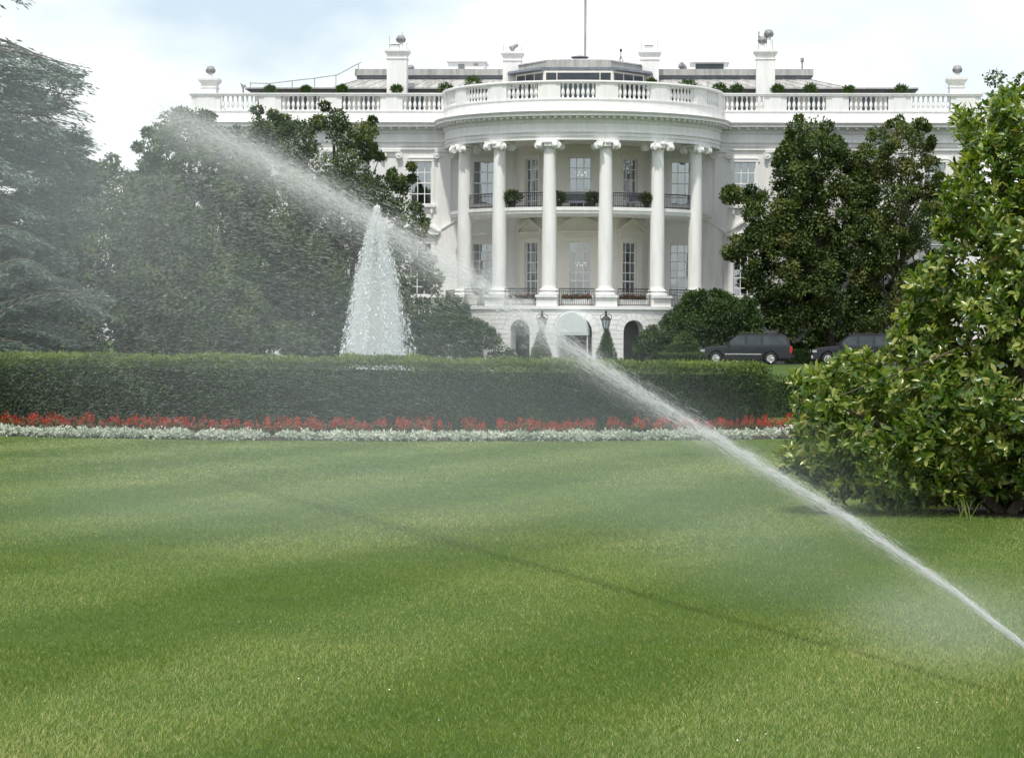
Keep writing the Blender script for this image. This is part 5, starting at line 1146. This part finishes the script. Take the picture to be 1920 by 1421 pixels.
# ------------------------------------------------------------------ fountain
BP = [(0, 1, 2), (0, 2, 3), (0, 3, 1), (4, 2, 1), (4, 3, 2), (4, 1, 3)]
def drops(pos, ax, ln, rad):
    t = unit(ax); s1 = unit(np.cross(t, np.array([.31, .52, .79]))); s2 = np.cross(t, s1); ln = ln[:, None]; rad = rad[:, None]; c, s = -.5, .866
    return np.stack([pos-t*ln*.5, pos+s1*rad, pos+(s1*c+s2*s)*rad, pos+(s1*c-s2*s)*rad, pos+t*ln*.5], 1)
def fountain():
    np.random.seed(400); e = empty('fountain', (FX, FY, 0)); tag(e, 'tall white foaming fountain jet rising behind the dark hedge', 'fountain')
    MB().arc([(6.2, 0), (6.8, 0), (6.8, .42), (6.85, .5), (6.1, .5), (6.2, .4)], 0, math.tau, 72, caps=False).build('basin_rim', M['white2'], e)
    MB().lathe([(.01, .25), (6.25, .25)], 72, cap=False).build('pool_water', M['water'], e)
    H = P(705, 388, FY).z
    n = 170000
    # rising core and falling sheets
    hz = H*(1-np.random.beta(1.15, 1.7, n)*.62); w0 = np.abs(np.random.normal(0, 1, n)); a = np.random.rand(n)*6.28
    f = np.random.rand(n)**.8                         # 0 at the top of its own arc, 1 at the water
    z = .25+(hz-.25)*(1-f**1.9); spread = .055+.67*np.maximum(0, (H-z)/H)**.62
    rr = spread*np.minimum(w0*.62, 1.5)*(.4+.6*f**.5)
    a = a+.16*np.sin(a*9+1); jets = .12*np.sin(a*5+1)
    x = rr*np.cos(a)*(1+jets); y = rr*np.sin(a)
    peak = np.random.rand(n) < .05; x = np.where(peak, np.random.normal(0, .03, n), x); y = np.where(peak, np.random.normal(0, .03, n), y); z = np.where(peak, H*np.random.uniform(.78, 1.0, n), z)
    x += np.where(z > H*.82, .10*(z-H*.82)/H, 0)-.03
    vx = np.stack([np.cos(a)*.25*(rr/(spread+.01)), np.sin(a)*.25, -np.ones(n)*.9], 1)+np.random.normal(0, .16, (n, 3))
    size = np.random.lognormal(math.log(.0052), .5, n); edge = rr > spread*.95; size = np.where(edge, size*1.25, size)
    V = drops(np.stack([x, y, z], 1), vx, size*np.random.uniform(3, 8, n), size)
    o = link('plume', np_mesh('plume', V, BP, None, [M['plume']], True), e); tag(o, kind='stuff')
    n = 1500; a = np.random.rand(n)*6.28; f = np.random.rand(n); z = .3+(H*.92-.3)*(1-f); r = (.1+.75*(H-z)/H)*np.random.uniform(.85, 1.25, n); s = np.random.uniform(.006, .014, n)
    V = drops(np.stack([r*np.cos(a), r*np.sin(a), z], 1), np.stack([np.cos(a)*.4, np.sin(a)*.4, -np.ones(n)], 1), s*3, s); tag(link('stray_drops', np_mesh('stray_drops', V, BP, None, [M['plume']], True), e), kind='stuff')
fountain()
# ------------------------------------------------------------------ lawn sprinkler jet: stream, falling drops, mist
JP = [(2060, 1305), (1990, 1262), (1920, 1208), (1800, 1113), (1600, 975), (1400, 853), (1200, 732), (1060, 640), (900, 530), (700, 408), (500, 292), (310, 203)]
def jet_curve():
    pts = []
    for px, py in JP:
        q = (2060-px)/1750; Y = 1/(.0826+(.0333-.0826)*q); pts.append(tuple(P(px, py, Y)))
    return np.array(pts)
J = jet_curve(); JS = np.concatenate([[0], np.cumsum(np.linalg.norm(np.diff(J[:, :2], axis=0), axis=1))]); JL = JS[-1]
def jat(s):
    s = np.clip(s, 0, JL); return np.stack([np.interp(s, JS, J[:, i]) for i in range(3)], -1)
hd = unit(J[-1]-J[0]); hd[2] = 0; hd = hd/np.linalg.norm(hd); lat = np.array([-hd[1], hd[0], 0])
def spray():
    np.random.seed(500)
    # stream: fine elongated drops packed round the trajectory
    n = 76000; s = JL*np.random.beta(1.2, .95, n)*1.04; sc = np.minimum(s, JL); sig = .007+.0090*s
    strand = np.random.normal(0, .75, (60, 2)); sid = np.random.randint(0, 60, n); core = np.random.rand(n) < .5
    thick = np.where(core[:, None], np.random.normal(0, .42, (n, 2)), strand[sid]+np.random.normal(0, .22, (n, 2)))
    c = jat(sc)+hd*(s-sc)[:, None]+np.stack([0*s, 0*s, .18*(s-sc)], 1)
    c = c+lat*(thick[:, :1]*sig[:, None])+np.array([0, 0, 1])*(thick[:, 1:]*sig[:, None]*.9)-np.array([0, 0, 1])*(np.random.exponential(1, n)*sig*.4)[:, None]
    d = unit(jat(sc+.4)-jat(sc-.4))+np.random.normal(0, .025, (n, 3))
    fade = np.random.rand(n) > np.clip((s/JL-.80)/.26, 0, 1)*.85; c, d, s = c[fade], d[fade], s[fade]; n = len(s)
    V1 = drops(c, d, np.where(np.random.rand(n) < .14, np.random.uniform(.08, .28, n), np.random.uniform(.010, .032, n))*(1+.02*s), np.random.uniform(.0004, .0010, n)*(1+.05*s))
    # drops shed from the stream, drifting off under it with the breeze
    n = 30000; s0 = JL*(.30+.70*np.random.beta(1.6, 1.0, n)); c = jat(s0); sl = unit(jat(s0+.3)-jat(s0-.3)); sl = sl[:, 2]/np.hypot(sl[:, 0], sl[:, 1])
    kk = np.random.lognormal(math.log(.14), .7, n); dropmax = np.maximum(c[:, 2]-.1, .05)
    dd = (sl+np.sqrt(sl*sl+4*kk*dropmax))/(2*kk); dd = np.minimum(dd, 9)*np.random.rand(n)**.9
    p = c+hd*dd[:, None]; p[:, 2] = c[:, 2]+sl*dd-kk*dd*dd; p += lat*np.random.normal(0, .03+.02*s0+.09*dd, n)[:, None]
    p[:, 0] += -.16*dd*np.random.rand(n); p[:, 2] += np.random.normal(0, .03+.012*s0, n)
    pyd = (CAMZ-p[:, 2])/p[:, 1]*FPX+640; ok = (p[:, 2] > .25)&(p[:, 1] < 44.3)&(p[:, 1] > 18)&((pyd > 330)|(np.random.rand(n) < .25)); st_ = (s0+dd)[ok]; p = p[ok]; m = len(p)
    vz = .40-.85*np.clip((st_-8)/15, 0, 1)
    dv = np.stack([-np.ones(m), np.full(m, .3), vz], 1)+np.random.normal(0, .07, (m, 3))
    V2 = drops(p, dv, np.random.uniform(.025, .085, m), np.random.lognormal(math.log(.00068), .35, m))
    o = link('water_spray', np_mesh('water_spray', np.concatenate([V1, V2]), BP, None, [M['drop']])); tag(o, 'slanting white water jet from a lawn sprinkler breaking into falling drops', 'water jet', kind='stuff')
spray()
def volmat(name, dens, col=(.88, .96, 1)):
    m = bpy.data.materials.new(name); m.use_nodes = True; t = m.node_tree; t.nodes.remove(t.nodes['Principled BSDF']); v = t.nodes.new('ShaderNodeVolumePrincipled')
    v.inputs['Color'].default_value = (*col, 1); v.inputs['Anisotropy'].default_value = 0
    tc_ = t.nodes.new('ShaderNodeTexCoord'); ln_ = t.nodes.new('ShaderNodeVectorMath'); ln_.operation = 'DOT_PRODUCT'
    t.links.new(tc_.outputs['Object'], ln_.inputs[0]); t.links.new(tc_.outputs['Object'], ln_.inputs[1])
    def mth(op, x, y):
        q = t.nodes.new('ShaderNodeMath'); q.operation = op
        for k, e in enumerate((x, y)):
            if isinstance(e, float): q.inputs[k].default_value = e
            else: t.links.new(e, q.inputs[k])
        return q.outputs[0]
    f = mth('MAXIMUM', mth('SUBTRACT', 1.0, ln_.outputs['Value']), 0.0); f = mth('MULTIPLY', mth('POWER', f, 2.0), float(dens))
    t.links.new(f, v.inputs['Density']); t.links.new(v.outputs[0], t.nodes['Material Output'].inputs['Volume']); return m
def mist():
    """soft bodies of fine mist: thickest at the heart, thinning to nothing at the skin"""
    n = 12; me0 = MB().lathe([(max(.01, math.sin(math.pi*k/n)), -math.cos(math.pi*k/n)) for k in range(n+1)], 24, (0, 0, 0))
    for px, py, Y, r, tilt, dens, label in [
            (1800, 1165, 13.3, (.75, 1.1, .33), 0, .2, 'low mist hanging over the lawn under the thin end of the water jet'),
            (1380, 960, 16.8, (1.5, 2.6, .75), .5, .055, 'mist over the lawn beside the big magnolia under the water jet'),
            (900, 760, 24.5, (3.2, 5.0, 1.7), .25, .030, 'mist before the hedge and the arches under the water jet'),
            (330, 520, 34, (4.6, 6.0, 3.0), .3, .020, 'mist veiling the dark magnolias beside the fountain'),
            (90, 240, 38, (4.0, 6.0, 3.3), .2, .024, 'drifting mist veiling the blue cedar and the sky beside it'),
            (480, 1000, 23, (3.8, 6.5, 1.1), 0, .026, 'faint mist hovering over the striped lawn')]:
        c = P(px, py, Y); o = link('mist', me0.mesh('mist', volmat('mist', dens)), None, (c.x, c.y, max(c.z, r[2]*.25))); o.scale = r; o.rotation_euler = (0, tilt, math.atan2(hd[0], hd[1])*-1)
        tag(o, label, 'mist', kind='stuff')
    o = link('mist', me0.mesh('mist', volmat('mist', 6.0, (1, 1, 1))), None, (FX-.02, FY, 1.5)); o.scale = (.72, .72, 2.75); tag(o, 'white mist inside the fountain jet', 'mist', kind='stuff')
    # narrow sleeve of mist round the stream itself
    for k in range(7):
        s = JL*(.12+.135*k); c = jat(np.array(s)); d = unit(jat(np.array(s+1))-jat(np.array(s-1))); o = link('mist', me0.mesh('mist', volmat('mist', 1.1/(1+.3*s), (.97, .99, 1))), None, tuple(c-np.array([0, 0, .02+.006*s])))
        o.scale = (.04+.021*s, 2.6, .05+.024*s); o.rotation_euler = Vector(d).to_track_quat('Y', 'Z').to_euler(); tag(o, 'sleeve of bright mist close round the slanting water jet', 'mist', 'mist along the water jet', kind='stuff')
mist()
